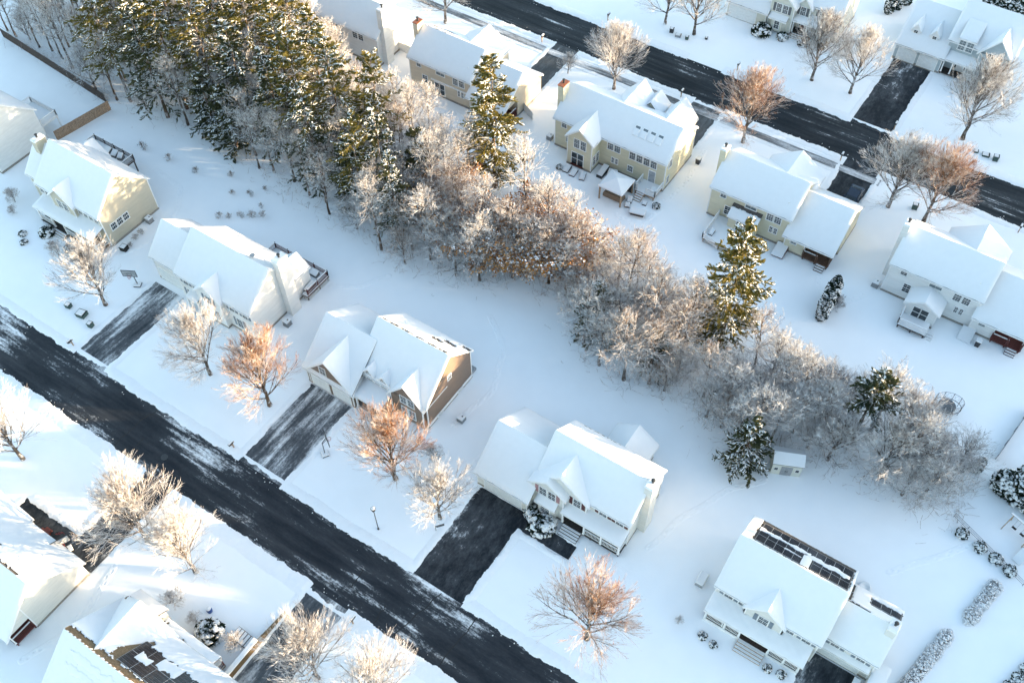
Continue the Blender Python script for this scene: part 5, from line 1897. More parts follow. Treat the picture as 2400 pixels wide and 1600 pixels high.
# brush and fallen twigs on the forest floor
rng = np.random.default_rng(9)
n = 16000
xs = rng.uniform(-146, 13, n)
lo, hi = np.interp(xs, lowX, lowY), np.interp(xs, upX, upY)
ys = lo - 0.8 + (hi - lo + 1.6) * rng.uniform(0, 1, n) + rng.choice([-1, 1], n) * rng.exponential(0.7, n)
cl = vnoise(xs * 0.7, ys * 0.8, 2.0) + rng.normal(0, 0.4, n)
xs, ys = xs[cl > -0.1], ys[cl > -0.1]
n = len(xs)
d = unit(np.stack([rng.normal(0, 0.6, n), rng.normal(0, 0.6, n), rng.uniform(0.2, 1.2, n)], 1))
L = rng.uniform(0.4, 1.9, (n, 1))
b0 = np.stack([xs, ys, np.zeros(n)], 1)
P = np.stack([b0, b0 + d * L * 0.5 + rng.normal(0, 0.08, (n, 3)), b0 + d * L + rng.normal(0, 0.2, (n, 3))], 1)
v, f = tubes([(P, np.full((n, 3), 0.016) * rng.uniform(0.6, 1.5, (n, 1)), 3)])
o = link_mesh("undergrowth", np_mesh("undergrowth", v, f, "twig_brown"))
tag(o, "tangled snowy brush on the floor of the wood", "brush", kind="stuff")

# ---- evergreens and hedges in the yards
ARB = [arborvitae(61, 3.6, 0.75, 2200, 0.45, 0.45), arborvitae(62, 4.2, 0.85, 2400, 0.5, 0.42), arborvitae(63, 2.6, 1.05, 1800, 0.5, 0.5)]
BALL = [arborvitae(64, 1.0, 0.62, 700, 0.75, 0.5, low=-0.15), arborvitae(65, 1.1, 0.9, 900, 0.95, 0.5, low=-0.2)]
SHRUB = [deciduous(71, 2.4, 1.3, 0.15, 12, 6, 4, 3, r0=0.05, twig="twig_frost", up=0.5, ang=45),
         deciduous(72, 1.2, 0.7, 0.05, 10, 5, 4, 2, r0=0.03, twig="twig_brown", up=0.4, ang=45)]
for i, (x, y, sc) in enumerate(((-10.9, 84.1, 0.85), (-11.0, 85.4, 1.0), (-11.0, 86.7, 1.05), (-11.1, 88.0, 0.95))):
    lb = ["front", "second", "third", "rear"][i] + " dark arborvitae of the row behind the yellow house"
    plant("arborvitae", ARB[1], (x, y), lb, "arborvitae", "arborvitae row behind the yellow house", sc, i * 1.3)
for i, (x, y, sc, lb) in enumerate(((12.2, 73.4, 0.7, "small dark arborvitae at the right end of the wood"), (15.2, 72.6, 1.25, "left dark spruce of the clump at the right edge"),
                                    (17.0, 72.4, 1.45, "middle dark spruce of the clump at the right edge"), (18.6, 71.8, 1.35, "right dark spruce of the clump at the right edge"),
                                    (17.4, 74.8, 1.3, "rear dark spruce of the clump at the right edge"))):
    plant("spruce_shrub", ARB[2] if i else ARB[0], (x, y), lb, "spruce", "dark evergreens at the right edge", sc, i * 0.9)
for i, (x, y) in enumerate(((-27.0, 149.6), (-26.2, 151.5), (-25.4, 153.4))):
    plant("arborvitae", ARB[0], (x, y), ["near", "middle", "far"][i] + " arborvitae of the row left of the grey blue house", "arborvitae", "arborvitae by the grey blue house", 1.0, i)
for i, (x, y) in enumerate(((-13.8, 160.5), (-11.3, 161.0), (-9.0, 161.4))):
    plant("spruce_shrub", ARB[2], (x, y), ["left", "middle", "right"][i] + " snowy spruce behind the grey blue house", "spruce", "spruces behind the grey blue house", 1.25, i)
plant("arborvitae", ARB[0], (-32.4, 135.0), "narrow evergreen at the porch corner of the top cream house", "arborvitae", None, 1.0, 0.4)
for i, (x, y) in enumerate(((13.4, 64.8), (15.5, 64.3), (17.3, 63.9), (18.9, 63.4))):
    plant("round_shrub", BALL[0], (x, y), ["first", "second", "third", "fourth"][i] + " round snow topped shrub along the wire fence from the wood", "shrub", "round shrubs along the wire fence", 1.0, i)
for i, (x, y) in enumerate(((23.9, 55.3), (23.4, 54.0), (23.0, 52.7), (22.5, 51.4), (22.0, 50.1))):
    plant("round_shrub", BALL[0], (x, y), ["topmost", "second", "third", "fourth", "lowest"][i] + " of the small round shrubs in the bottom right corner", "shrub", "small round shrubs in the corner", 0.95, i)
shr = [(-24.6, 40.9, 1, 1.55, "broad snow topped shrub below the bay window with maroon shutters"), (-26.3, 41.6, 1, 0.95, "snowy shrub in the corner beside the garage of the maroon shutter house"),
       (-103.8, 40.6, 1, 1.1, "snowy evergreen shrub at the left end of the tan house steps"), (-99.0, 40.4, 1, 0.9, "snowy shrub right of the tan house steps"),
       (-97.2, 39.8, 1, 0.8, "small snowy shrub at the tan house porch corner"), (-106.6, 38.6, 1, 0.6, "small shrub in the tan house corner bed"),
       (-105.2, 37.7, 1, 0.55, "lowest small shrub in the tan house corner bed"), (-38.7, 133.9, 1, 1.0, "round snowy shrub beside the top cream house steps"),
       (-42.0, 133.3, 1, 1.6, "large snowy shrub beside the top cream garage door"), (-35.2, 134.2, 1, 0.95, "snowy shrub right of the top cream house steps"),
       (-46.2, 12.4, 1, 1.5, "conical snowy evergreen beside the lower left steps"), (-4.6, 39.6, 1, 0.5, "leftmost little shrub below the solar house porch"),
       (-3.3, 39.4, 1, 0.45, "little shrub left of the solar house steps"), (2.2, 40.2, 1, 0.5, "little shrub right of the solar house steps"),
       (3.6, 40.4, 1, 0.5, "rightmost little shrub below the solar house porch"), (-43.8, 89.6, 0, 0.5, "dark pot shrub behind the gazebo"),
       (-52.6, 89.2, 0, 0.7, "potted shrub at the cream house wing"), (-37.4, 89.9, 0, 0.8, "small potted evergreen at the cream house deck")]
for x, y, p, sc, lb in shr:
    plant("snowy_shrub", BALL[p], (x, y), lb, "shrub", None, sc, x)
for i, (x, y, sc) in enumerate(((-84.0, 57.2, .8), (-82.6, 58.0, 1.0), (-81.4, 58.9, .9), (-85.2, 56.3, .7), (-86.4, 55.6, .8), (-83.0, 60.2, .6), (-85.8, 61.0, .8), (-88.0, 59.8, .7),
                                (-84.8, 63.0, .6), (-90.6, 62.4, .8), (-95.5, 60.3, .8), (-100.6, 60.0, .9), (-105.5, 59.6, 1.0), (-93.2, 47.5, .7), (-93.0, 46.4, .8), (-92.6, 45.2, .6))):
    lb = "low leafless garden shrub in the snow right of the tan house"
    plant("garden_shrub", SHRUB[1], (x, y), lb, "shrub", "leafless garden shrubs by the tan house", sc, i)
for x, y, sc, lb in ((-112.5, 42.2, 1.0, "vase shaped bare shrub left of the tan house"), (-110.8, 40.6, .6, "small bare shrub below the vase shaped shrub"),
                     (-99.5, 38.8, 1.1, "pinkish frosted shrub at the tan house porch"), (-95.8, 39.6, .8, "frosted shrub at the tan house porch right end"),
                     (-51.4, 12.6, 1.1, "frosted round shrub behind the lower left roof"), (-48.4, 12.6, .7, "small frosted shrub beside the lower left porch"),
                     (-43.2, 12.9, 1.0, "frosted shrub beside the timber retaining wall"), (-39.5, 41.0, 1.2, "frosted shrub at the brown house right corner"),
                     (-7.3, 39.6, .45, "tiny frosted shrub left of the solar house porch"), (-30.2, 19.2, .7, "small frosted shrub beside the lower mailbox"),
                     (-10.0, 86.6, 1.0, "bare shrub right of the arborvitae row"), (-9.0, 136.9, 1.2, "tan twigged shrub at the grey blue house wing"),
                     (-6.3, 137.4, 1.3, "tan twigged shrub at the grey blue house corner"), (-11.0, 137.4, .9, "frosted shrub at the grey blue house porch")):
    plant("garden_shrub", SHRUB[0], (x, y), lb, "shrub", None, sc, x)

# clipped hedges, bottom right
for (xa, ya), (xb, yb), lb in (((18.3, 61.6), (16.9, 55.3), "upper clipped frosted hedge in the bottom right corner"), ((15.9, 53.8), (13.4, 42.5), "lower clipped frosted hedge in the bottom right corner")):
    L = math.hypot(xb - xa, yb - ya)
    n = int(L * 900)
    t = rng.uniform(0, 1, n)
    d2 = np.array([xb - xa, yb - ya]) / L
    nn = np.array([-d2[1], d2[0]])
    rr = 0.72 * rng.uniform(0.5, 1.0, n) * (0.9 + 0.22 * vnoise(t * L * 1.3, t * L * 0.5, xa))
    an = rng.uniform(0, PI, n)
    en = np.clip(np.minimum(t, 1 - t) * L / 0.5, 0.3, 1)
    off = rr * np.cos(an) * en
    zz = 1.05 * rr * np.sin(an) * en + 0.08
    b0 = np.stack([t * L * d2[0] + off * nn[0], t * L * d2[1] + off * nn[1], zz], 1)
    dr = unit(np.stack([nn[0] * off + rng.normal(0, .4, n), nn[1] * off + rng.normal(0, .4, n), zz * 1.2], 1))
    P = np.stack([b0 - dr * 0.1, b0 + dr * rng.uniform(0.05, 0.2, (n, 1))], 1)
    v, f = tubes([(P, np.full((n, 2), 0.014), 3)])
    hd = empty("hedge", (xa, ya, 0), lb, "hedge", "clipped hedges")
    link_mesh("twigs", np_mesh("twigs", v, f, "twig_frost"), hd)
    sel = rng.uniform(0, 1, n) < 0.22
    link_mesh("snow_load", lumps("snow_load", rng, b0[sel] + dr[sel] * 0.08, 0.07, 0.15, "snow_tree", 0.5), hd)

# ---- unseen wood added right of the frame to block the low sun
C = []
for k in range(330):
    x, y = R_.uniform(60, 100), R_.uniform(5, 215)
    hh = R_.uniform(16, 21.5)
    m = 620
    t = rng.uniform(0.01, 1, m)
    rad = 4.0 * (1 - t) ** 0.7 * rng.uniform(0.3, 1, m) + 0.15
    az = rng.uniform(0, 6.28, m)
    C.append(np.stack([x + rad * np.cos(az), y + rad * np.sin(az), t * hh], 1))
o = link_mesh("unseen_shade_wood", quads("unseen_shade_wood", rng, np.concatenate(C), 0.3, 0.55, "needle_spruce"))
tag(o, "unseen evergreen belt added beyond the right yards for shade", "wood", kind="stuff")

# ------------------------------------------------------------------ small things
def thing(name, loc, label, cat, group=None, rz=0.0):
    return empty(name, (*loc, 0.0) if len(loc) == 2 else loc, label, cat, group, rz)


def pt(parent, mb, name, mat, smooth=False):
    return mb.build(name, mat, parent, smooth=smooth)


def snowcap(x0, x1, y0, y1, z, t=0.09):
    e = min(0.06, (x1 - x0) * 0.2, (y1 - y0) * 0.2)
    return MB().hexa([(x0, y0, z), (x1, y0, z), (x1, y1, z), (x0, y1, z), (x0 + e, y0 + e, z + t), (x1 - e, y0 + e, z + t), (x1 - e, y1 - e, z + t), (x0 + e, y1 - e, z + t)])


# air conditioners
for x, y, lb in ((-93.9, 49.8, "grey air conditioner beside the tan house wall"), (-66.2, 46.7, "grey air conditioner beside the white chimney house"),
                 (-39.7, 47.1, "grey air conditioner in the snow right of the brown house"), (-7.2, 92.9, "small air conditioner at the left corner of the right edge white house"),
                 (-57.0, 93.6, "dark air conditioner at the left corner of the large cream house")):
    t = thing("air_conditioner", (x, y), lb, "air conditioner", "air conditioners beside the houses")
    pt(t, MB().box(-0.45, 0.45, -0.45, 0.45, 0.0, 0.06), "base", "stone_grey")
    b_ = MB().box(-0.38, 0.38, -0.38, 0.38, 0.06, 0.8)
    for k in range(9):
        b_.box(-0.40, 0.40, -0.40, 0.40, 0.12 + k * 0.07, 0.15 + k * 0.07)
    pt(t, b_, "body", "metal_grey")
    pt(t, snowcap(-0.42, 0.42, -0.42, 0.42, 0.802, 0.12), "snow_cover", "snow_roof")
    pt(t, MB().lathe(0.1, 0.1, [(0.1, 0.9), (0.1, 0.935), (0.02, 0.94)], 10), "fan_hub", "metal_dark")
t = thing("generator", (-7.4, 44.8), "long grey standby generator left of the solar panel house", "generator")
pt(t, MB().box(-0.4, 0.4, -0.75, 0.75, 0, 0.75).box(-0.43, 0.43, -0.78, 0.78, 0.68, 0.75), "body", "metal_grey")
pt(t, snowcap(-0.45, 0.45, -0.8, 0.8, 0.752, 0.16), "snow_cover", "snow_roof")

# basketball hoops
for x, y, rz, lb, bm in ((-86.8, 40.9, 0.5, "dark framed basketball hoop beside the half cleared driveway", "metal_dark"),
                         (-50.1, 34.9, 2.6, "portable basketball hoop with snowy base beside the brown house driveway", "metal_dark"),
                         (-65.4, 10.7, 1.2, "basketball hoop on the lower left driveway by the ranch house", "metal_dark")):
    t = thing("basketball_hoop", (x, y), lb, "basketball hoop", "basketball hoops", rz)
    pt(t, MB().box(-0.45, 0.45, -0.4, 0.4, 0, 0.22), "base", "rubber")
    pt(t, snowcap(-0.45, 0.45, -0.4, 0.4, 0.222, 0.12), "snow_cover", "snow_roof")
    pt(t, MB().bar((0, 0, 0.2), (0, -0.05, 2.4), 0.06).bar((0, -0.05, 2.4), (0, -0.6, 3.1), 0.05).bar((0, -0.05, 2.2), (0, -0.62, 2.75), 0.03), "pole", bm)
    bd = pt(t, MB().box(-0.9, 0.9, -0.67, -0.63, 2.55, 3.6), "backboard", "curtain")
    fr = MB()
    for a in ((-0.95, -0.9, 2.5, 3.65), (0.9, 0.95, 2.5, 3.65), (-0.9, 0.9, 2.5, 2.55), (-0.9, 0.9, 3.6, 3.65), (-0.3, -0.26, 2.7, 3.15), (0.26, 0.3, 2.7, 3.15), (-0.26, 0.26, 3.11, 3.15)):
        fr.box(a[0], a[1], -0.69, -0.61, a[2], a[3])
    pt(bd, fr, "frame", bm)
    rim = MB()
    for k in range(14):
        a0, a1 = 2 * PI * k / 14, 2 * PI * (k + 1) / 14
        rim.bar((0.23 * math.cos(a0), -0.92 + 0.23 * math.sin(a0), 2.75), (0.23 * math.cos(a1), -0.92 + 0.23 * math.sin(a1), 2.75), 0.015)
        rim.bar((0.23 * math.cos(a0), -0.92 + 0.23 * math.sin(a0), 2.75), (0.13 * math.cos(a1), -0.92 + 0.13 * math.sin(a1), 2.35), 0.008)
    pt(bd, rim, "rim", "plastic_red")

# street lamp, sign board
t = thing("street_lamp", (-39.2, 30.9), "slim dark lamp post in the snow beside the lower road", "street lamp")
pt(t, MB().lathe(0, 0, [(0.12, 0), (0.1, 0.3), (0.06, 0.35), (0.045, 4.3)], 10), "pole", "metal_dark")
pt(t, MB().lathe(0, 0, [(0.08, 4.3), (0.2, 4.38), (0.22, 4.75), (0.28, 4.8), (0.05, 5.0)], 10), "lantern", "metal_dark")
pt(t, MB().lathe(0, 0, [(0.19, 4.42), (0.21, 4.73)], 10), "lamp_glass", "curtain")
pt(t, MB().lathe(0, 0, [(0.24, 4.82), (0.16, 4.97), (0.04, 5.06)], 10), "snow_cover", "snow_roof")
t = thing("yard_sign", (-33.9, 34.2), "small dark sign board on a post beside the black driveway", "sign", rz=0.9)
pt(t, MB().bar((0, 0, 0), (0, 0, 1.1), 0.04).bar((0, 0, 1.05), (1.0, 0, 1.05), 0.03), "post", "metal_dark")
pt(t, MB().box(0.08, 0.98, -0.02, 0.02, 0.65, 1.0), "board", "tarp_grey")

# mailboxes
mbx = [(-86.2, 29.6, "mailbox on a forked wooden post left of the half cleared driveway", 0.0), (-59.4, 29.8, "mailbox beside the brown house driveway entrance", 0.0),
       (-34.8, 21.2, "mailbox below the lower road beside the streaked driveway", PI), (-64.4, 122.9, "mailbox across the upper road near the top left tree", PI),
       (-41.1, 122.7, "mailbox across the upper road in front of the top cream house", PI), (-15.9, 122.7, "mailbox at the grey blue house driveway", PI),
       (-70.3, 112.2, "snow capped mailbox beside the peach house driveway", PI), (-45.4, 112.3, "snow capped mailbox beside the grey driveway of the cream house", PI),
       (-19.9, 112.3, "snow capped mailbox beside the dark driveway with the car", PI), (5.3, 112.1, "snow capped mailbox at the right edge of the upper road", PI),
       (-59.4, 21.0, "mailbox beside the lower left driveway entrance", PI)]
for x, y, lb, rz in mbx:
    t = thing("mailbox", (x, y), lb, "mailbox", "roadside mailboxes", rz)
    pt(t, MB().box(-0.06, 0.06, -0.06, 0.06, 0, 1.15).bar((0, 0, 0.6), (0, -0.4, 0.98), 0.04).box(-0.05, 0.05, -0.5, 0.3, 0.95, 1.03), "post", "wood_tan")
    bx = MB()
    n = 7
    prof = [(0.13 * math.cos(PI * k / n), 1.2 + 0.14 * math.sin(PI * k / n)) for k in range(n + 1)] + [(-0.13, 1.03), (0.13, 1.03)]
    vs = [(a, -0.5, z) for a, z in prof] + [(a, 0.1, z) for a, z in prof]
    m_ = len(prof)
    bx.add(vs, [tuple(range(m_)), tuple(range(2 * m_ - 1, m_ - 1, -1))] + [(k, (k + 1) % m_, m_ + (k + 1) % m_, m_ + k) for k in range(m_)])
    pt(t, bx, "box", "metal_dark")
    pt(t, snowcap(-0.13, 0.13, -0.5, 0.1, 1.34, 0.12), "snow_cover", "snow_roof")

# utility cabinets
ub = [(-86.7, 32.9, .3, .3, .75, "metal_green", "small green utility pedestal between the driveway and the transformer"), (-89.0, 33.5, .6, .5, .6, "metal_green", "green transformer box under the bare tree in front of the tan house"),
      (-91.5, 33.5, .35, .3, .6, "metal_green", "small green utility box left of the transformer"), (-54.2, 125.8, .3, .3, .8, "metal_dark", "tall dark utility box across the upper road"),
      (-52.8, 125.4, .45, .35, .4, "metal_grey", "low grey utility box across the upper road"), (-51.3, 125.5, .25, .25, .6, "metal_green", "green utility box right of the low grey one"),
      (-48.7, 127.2, .2, .2, .4, "metal_dark", "tiny utility box beside the top driveway"), (-4.4, 124.6, .3, .3, .3, "metal_green", "low green box right of the twin trees across the road"),
      (-3.0, 124.6, .5, .4, .3, "metal_green", "flat green box right of the twin trees across the road"), (-1.6, 124.4, .35, .35, .85, "metal_green", "tall green pedestal right of the twin trees across the road"),
      (-7.8, 108.9, .35, .3, .9, "metal_green", "green pedestal between the two broad roadside trees"), (-92.9, 44.3, .45, .4, .7, "rubber", "dark covered grill at the tan house right corner"),
      (-57.0, 106.0, .35, .35, .12, "metal_dark", "dark hatch in the snow by the frosted sidewalk tree")]
for x, y, a, c, z, mt, lb in ub:
    t = thing("utility_box", (x, y), lb, "utility box", None, 0.2)
    pt(t, MB().box(-a, a, -c, c, 0, z).box(-a - 0.03, a + 0.03, -c - 0.03, c + 0.03, z * 0.82, z), "cabinet", mt)
    pt(t, MB().box(-a * 0.7, a * 0.7, -c - 0.045, -c - 0.03, z * 0.2, z * 0.75), "door", mt)
    pt(t, snowcap(-a * 0.95, a * 0.7, -c * 0.9, c * 0.9, z + 0.002, 0.08), "snow_cover", "snow_roof")

# shed
t = thing("garden_shed", (-5.8, 62.0), "small beige garden shed with grey double doors at the wood edge", "shed", rz=math.radians(24))
w, d_, e_, r_ = 1.6, 1.0, 2.35, 3.0
wl = MB()
pr = [(-d_, 0), (d_, 0), (d_, e_), (0, r_), (-d_, e_)]
wl.add([(-w, c, z) for c, z in pr] + [(w, c, z) for c, z in pr], [(0, 1, 2, 3, 4), (9, 8, 7, 6, 5), (0, 5, 9, 4), (1, 2, 7, 6), (0, 1, 6, 5)])
pt(t, wl, "wall", "siding_cream")
rf = MB()
mm = (r_ - e_) / d_
for sg in (-1, 1):
    q = [(-w - .12, sg * (d_ + .15), e_ - mm * .15 + .02), (w + .12, sg * (d_ + .15), e_ - mm * .15 + .02), (w + .12, 0, r_ + .02), (-w - .12, 0, r_ + .02)]
    rf.hexa(q + [(a, c, z + 0.08) for a, c, z in q])
ro = pt(t, rf, "roof", "roof_shingle")
sn = MB()
for sg in (-1, 1):
    q = [(-w - .12, sg * (d_ + .15), e_ - mm * .15 + .11), (w + .12, sg * (d_ + .15), e_ - mm * .15 + .11), (w + .12, 0, r_ + .11), (-w - .12, 0, r_ + .11)]
    sn.hexa(q + [(a * 0.985, c * 0.97, z + 0.11) for a, c, z in q])
pt(ro, sn, "snow_cover", "snow_roof")
for sg in (-1, 1):
    dm = MB().box(min(0.01 * sg, 0.62 * sg), max(0.01 * sg, 0.62 * sg), -d_ - 0.04, -d_, 0.08, 1.8)
    dr = pt(t, dm, "door", "metal_grey")
    pt(dr, MB().box(sg * 0.1 - 0.03, sg * 0.1 + 0.03, -d_ - 0.08, -d_ - 0.04, 0.85, 1.05), "handle", "metal_dark")
    wn_ = pt(t, MB().box(sg * 1.15 - 0.24, sg * 1.15 + 0.24, -d_ - 0.03, -d_, 0.95, 1.5), "window", "trim_white")
    pt(wn_, MB().box(sg * 1.15 - 0.19, sg * 1.15 + 0.19, -d_ - 0.04, -d_ - 0.03, 1.0, 1.45), "pane", "glass")

# gazebo behind the cream house
t = thing("gazebo", (-43.2, 88.8), "square gazebo with snowy hip roof behind the large cream house", "gazebo")
for x in (-1.65, 1.65):
    for y in (-1.65, 1.65):
        pt(t, MB().box(x - 0.09, x + 0.09, y - 0.09, y + 0.09, 0, 2.45), "post", "wood_tan")
hp = [(-1.9, -1.9, 2.4), (1.9, -1.9, 2.4), (1.9, 1.9, 2.4), (-1.9, 1.9, 2.4), (0, 0, 3.3)]
ro = pt(t, MB().add(hp, [(0, 1, 4), (1, 2, 4), (2, 3, 4), (3, 0, 4), (3, 2, 1, 0)]), "roof", "roof_shingle")
sp = []
sf = []
K = 8
for i in range(4):
    a, c = np.array(hp[i]), np.array(hp[(i + 1) % 4])
    o_ = len(sp)
    sp += [tuple(a + (0, 0, .02)), tuple(c + (0, 0, .02)), (a[0] * .95, a[1] * .95, a[2] + .17), (c[0] * .95, c[1] * .95, c[2] + .17), (0, 0, 3.42)]
    sf += [(o_, o_ + 1, o_ + 3, o_ + 2), (o_ + 2, o_ + 3, o_ + 4)]
pt(ro, MB().add(sp, sf), "snow_cover", "snow_roof")
pt(t, MB().box(-1.62, 1.62, 1.45, 1.6, 0.2, 2.1), "back_screen", "metal_dark")
for y0 in (-1.6, 1.5):
    pt(t, MB().box(-1.6, 1.6, y0, y0 + 0.1, 2.2, 2.4), "beam", "wood_tan")
t = thing("outdoor_sofa", (-43.2, 88.5, 0.02), "tan outdoor sofa under the gazebo roof", "sofa")
pt(t, MB().box(-1.2, 1.2, -0.5, 0.45, 0.1, 0.45), "seat", "sand_wicker")
pt(t, MB().box(-1.2, 1.2, -0.72, -0.5, 0.1, 0.95), "backrest", "sand_wicker")
pt(t, MB().box(-1.45, -1.2, -0.72, 0.45, 0.1, 0.65), "armrest", "sand_wicker")
pt(t, MB().box(1.2, 1.45, -0.72, 0.45, 0.1, 0.65), "armrest", "sand_wicker")
t = thing("fire_table", (-38.9, 87.3), "long low table with snow on top in front of the cream house deck", "table", rz=0.25)
pt(t, MB().box(-0.9, 0.9, -0.35, 0.35, 0.0, 0.45), "base", "wood_dark")
tp = pt(t, MB().box(-1.1, 1.1, -0.55, 0.55, 0.5, 0.62).box(-1.0, 1.0, -0.45, 0.45, 0.45, 0.5), "table_top", "stone_grey")
pt(tp, snowcap(-1.1, 1.1, -0.55, 0.55, 0.621, 0.12), "snow_cover", "snow_roof")
# covered furniture around the patio
fur = [(-46.9, 91.6, 0.45, 1.1, 0.9, 0.0, "metal_dark", "dark grill island under snow left of the gazebo"), (-45.6, 92.0, 0.7, 0.6, 0.7, 0.2, "metal_dark", "square snow topped cabinet behind the gazebo"),
       (-51.6, 89.6, 0.45, 0.75, 0.35, 0.1, "wood_dark", "left snowy lounge chair in front of the cream house wing"), (-50.4, 89.4, 0.45, 0.75, 0.35, 0.1, "wood_dark", "middle snowy lounge chair in front of the cream house wing"),
       (-48.9, 89.4, 0.4, 0.7, 0.35, 0.3, "wood_dark", "right snowy lounge chair in front of the cream house wing"), (-41.0, 88.9, 0.35, 0.45, 0.6, 0.3, "metal_dark", "snowy patio chair right of the gazebo"),
       (-40.8, 87.9, 0.35, 0.35, 0.45, 0.4, "metal_dark", "small snowy stool right of the gazebo"), (-39.0, 89.5, 0.3, 0.3, 0.4, 0.2, "metal_dark", "small snowy planter below the cream house deck"),
       (-38.9, 91.7, 0.4, 0.4, 0.5, 0.5, "vinyl_white", "white snowy chair on the cream house deck"), (-28.6, 88.9, 0.3, 0.55, 0.5, 0.0, "metal_dark", "snowy bench on the yellow house deck"),
       (-104.0, 55.0, 0.4, 0.4, 0.9, 0.3, "tarp_grey", "right snowy covered chair on the tan house deck"), (-105.2, 55.0, 0.45, 0.5, 0.8, 0.2, "tarp_grey", "middle snowy covered chair on the tan house deck"),
       (-106.5, 54.9, 0.5, 0.5, 0.8, 0.1, "tarp_grey", "left snowy covered chair on the tan house deck"), (-67.9, 54.2, 0.55, 0.4, 0.8, 0.0, "tarp_grey", "covered grill on the red railed deck"),
       (-67.1, 52.3, 0.35, 0.9, 0.5, 0.0, "tarp_grey", "snowy bench on the red railed deck")]
zb = {"tan house deck": 2.3, "red railed deck": 1.0, "cream house deck": 0.0, "yellow house deck": 0.8, "chair on the cream house deck": 0.8}
for x, y, a, c, z, rz, mt, lb in fur:
    z0 = 0.0
    for k_, v_ in zb.items():
        if lb.endswith("on the " + k_) or lb.endswith(k_) and "chair on" in k_:
            z0 = v_
    t = thing("covered_furniture", (x, y, z0), lb, "patio furniture", None, rz)
    pt(t, MB().hexa([(-a, -c, 0), (a, -c, 0), (a, c, 0), (-a, c, 0), (-a * .93, -c * .93, z * .6), (a * .93, -c * .93, z * .6), (a * .93, c * .93, z), (-a * .93, c * .93, z)]), "body", mt)
    q = [(-a * .95, -c * .95, z * .6 + .003), (a * .95, -c * .95, z * .6 + .003), (a * .95, c * .95, z + .003), (-a * .95, c * .95, z + .003)]
    pt(t, MB().hexa(q + [(p * .9, r * .9, s_ + .13) for p, r, s_ in q]), "snow_cover", "snow_roof")

# fences
def board_fence(p0, p1, hgt, label, mat="wood_fence", w=0.18, gapz=0.0):
    L = math.hypot(p1[0] - p0[0], p1[1] - p0[1])
    t = thing("board_fence", p0, label, "fence", None, math.atan2(p1[1] - p0[1], p1[0] - p0[0]))
    n = int(L / w)
    me = MB().add([(0.006, -0.012, 0.03), (w - 0.006, -0.012, 0.03), (w - 0.006, -0.012, hgt - 0.05), (w / 2, -0.012, hgt), (0.006, -0.012, hgt - 0.05),
                   (0.006, 0.012, 0.03), (w - 0.006, 0.012, 0.03), (w - 0.006, 0.012, hgt - 0.05), (w / 2, 0.012, hgt), (0.006, 0.012, hgt - 0.05)],
                  [(0, 1, 2, 3, 4), (9, 8, 7, 6, 5), (0, 5, 6, 1), (1, 6, 7, 2), (2, 7, 8, 3), (3, 8, 9, 4), (4, 9, 5, 0)]).mesh("board", mat)
    for k in range(n):
        link_mesh("board", me, t, (k * w, 0, R_.uniform(-0.02, 0.02)))
    for k in range(int(L / 2.4) + 1):
        pt(t, MB().box(k * 2.4 - 0.05, k * 2.4 + 0.05, 0.013, 0.11, 0, hgt - 0.1), "post", mat)
    for z in (0.35, hgt - 0.35):
        pt(t, MB().box(0, L, 0.0125, 0.05, z, z + 0.09), "rail", mat)
    return t


board_fence((-117.4, 54.0), (-116.0, 63.2), 1.8, "brown board fence with sun flecks beside the tan house")
board_fence((-144.5, 66.0), (-117.6, 63.8), 1.8, "dark board fence along the left foot of the wood", "wood_dark")
board_fence((-89.2, 98.2), (-85.6, 98.2), 1.7, "white board fence between the top white house and the peach house", "vinyl_white")
board_fence((-64.4, 97.2), (-61.2, 95.6), 1.5, "white board fence piece at the peach house porch", "vinyl_white")
board_fence((13.6, 76.0), (14.8, 84.5), 1.2, "grey low fence at the right edge above the spruces", "metal_grey")

# wire fence along the round shrubs
t = thing("wire_fence", (12.0, 66.4), "thin wire fence running past the round shrubs", "fence", None, math.atan2(62.6 - 66.4, 20.5 - 12.0))
L = math.hypot(8.5, 3.8)
for k in range(6):
    pt(t, MB().bar((k * L / 5, 0, 0), (k * L / 5, 0, 0.9), 0.03), "post", "metal_dark")
for z in (0.3, 0.6, 0.88):
    pt(t, MB().bar((0, 0, z), (L, 0, z), 0.018), "wire", "metal_dark")

# swing set at the right edge
t = thing("swing_set", (17.0, 68.6), "snow covered wooden swing set at the right edge", "play set", None, -0.35)
fr = MB()
for x in (0, 2.6):
    fr.bar((x, -0.9, 0), (x, 0, 2.2), 0.06).bar((x, 0.9, 0), (x, 0, 2.2), 0.06).bar((x, -0.5, 0.95), (x, 0.5, 0.95), 0.04)
fr.bar((-0.3, 0, 2.2), (4.2, 0, 2.2), 0.07)
pt(t, fr, "frame", "wood_tan")
pt(t, MB().box(-0.3, 4.2, -0.09, 0.09, 2.26, 2.36), "snow_cover", "snow_roof")
pt(t, MB().box(2.7, 4.2, -0.75, 0.75, 1.2, 1.3), "platform", "wood_tan")
for x in (2.75, 4.15):
    for y in (-0.7, 0.7):
        pt(t, MB().box(x - 0.05, x + 0.05, y - 0.05, y + 0.05, 0, 2.3), "post", "wood_tan")
sl = MB().hexa([(2.8, -2.9, 0.1), (3.8, -2.9, 0.1), (3.8, -0.75, 1.25), (2.8, -0.75, 1.25), (2.8, -2.9, 0.2), (3.8, -2.9, 0.2), (3.8, -0.75, 1.38), (2.8, -0.75, 1.38)])
pt(t, sl, "slide", "snow_roof")
for x in (0.8, 1.8):
    pt(t, MB().bar((x - .2, 0, 2.15), (x - .2, 0, 0.6), 0.012).bar((x + .2, 0, 2.15), (x + .2, 0, 0.6), 0.012).box(x - .25, x + .25, -.12, .12, 0.5, 0.56), "swing", "rubber")

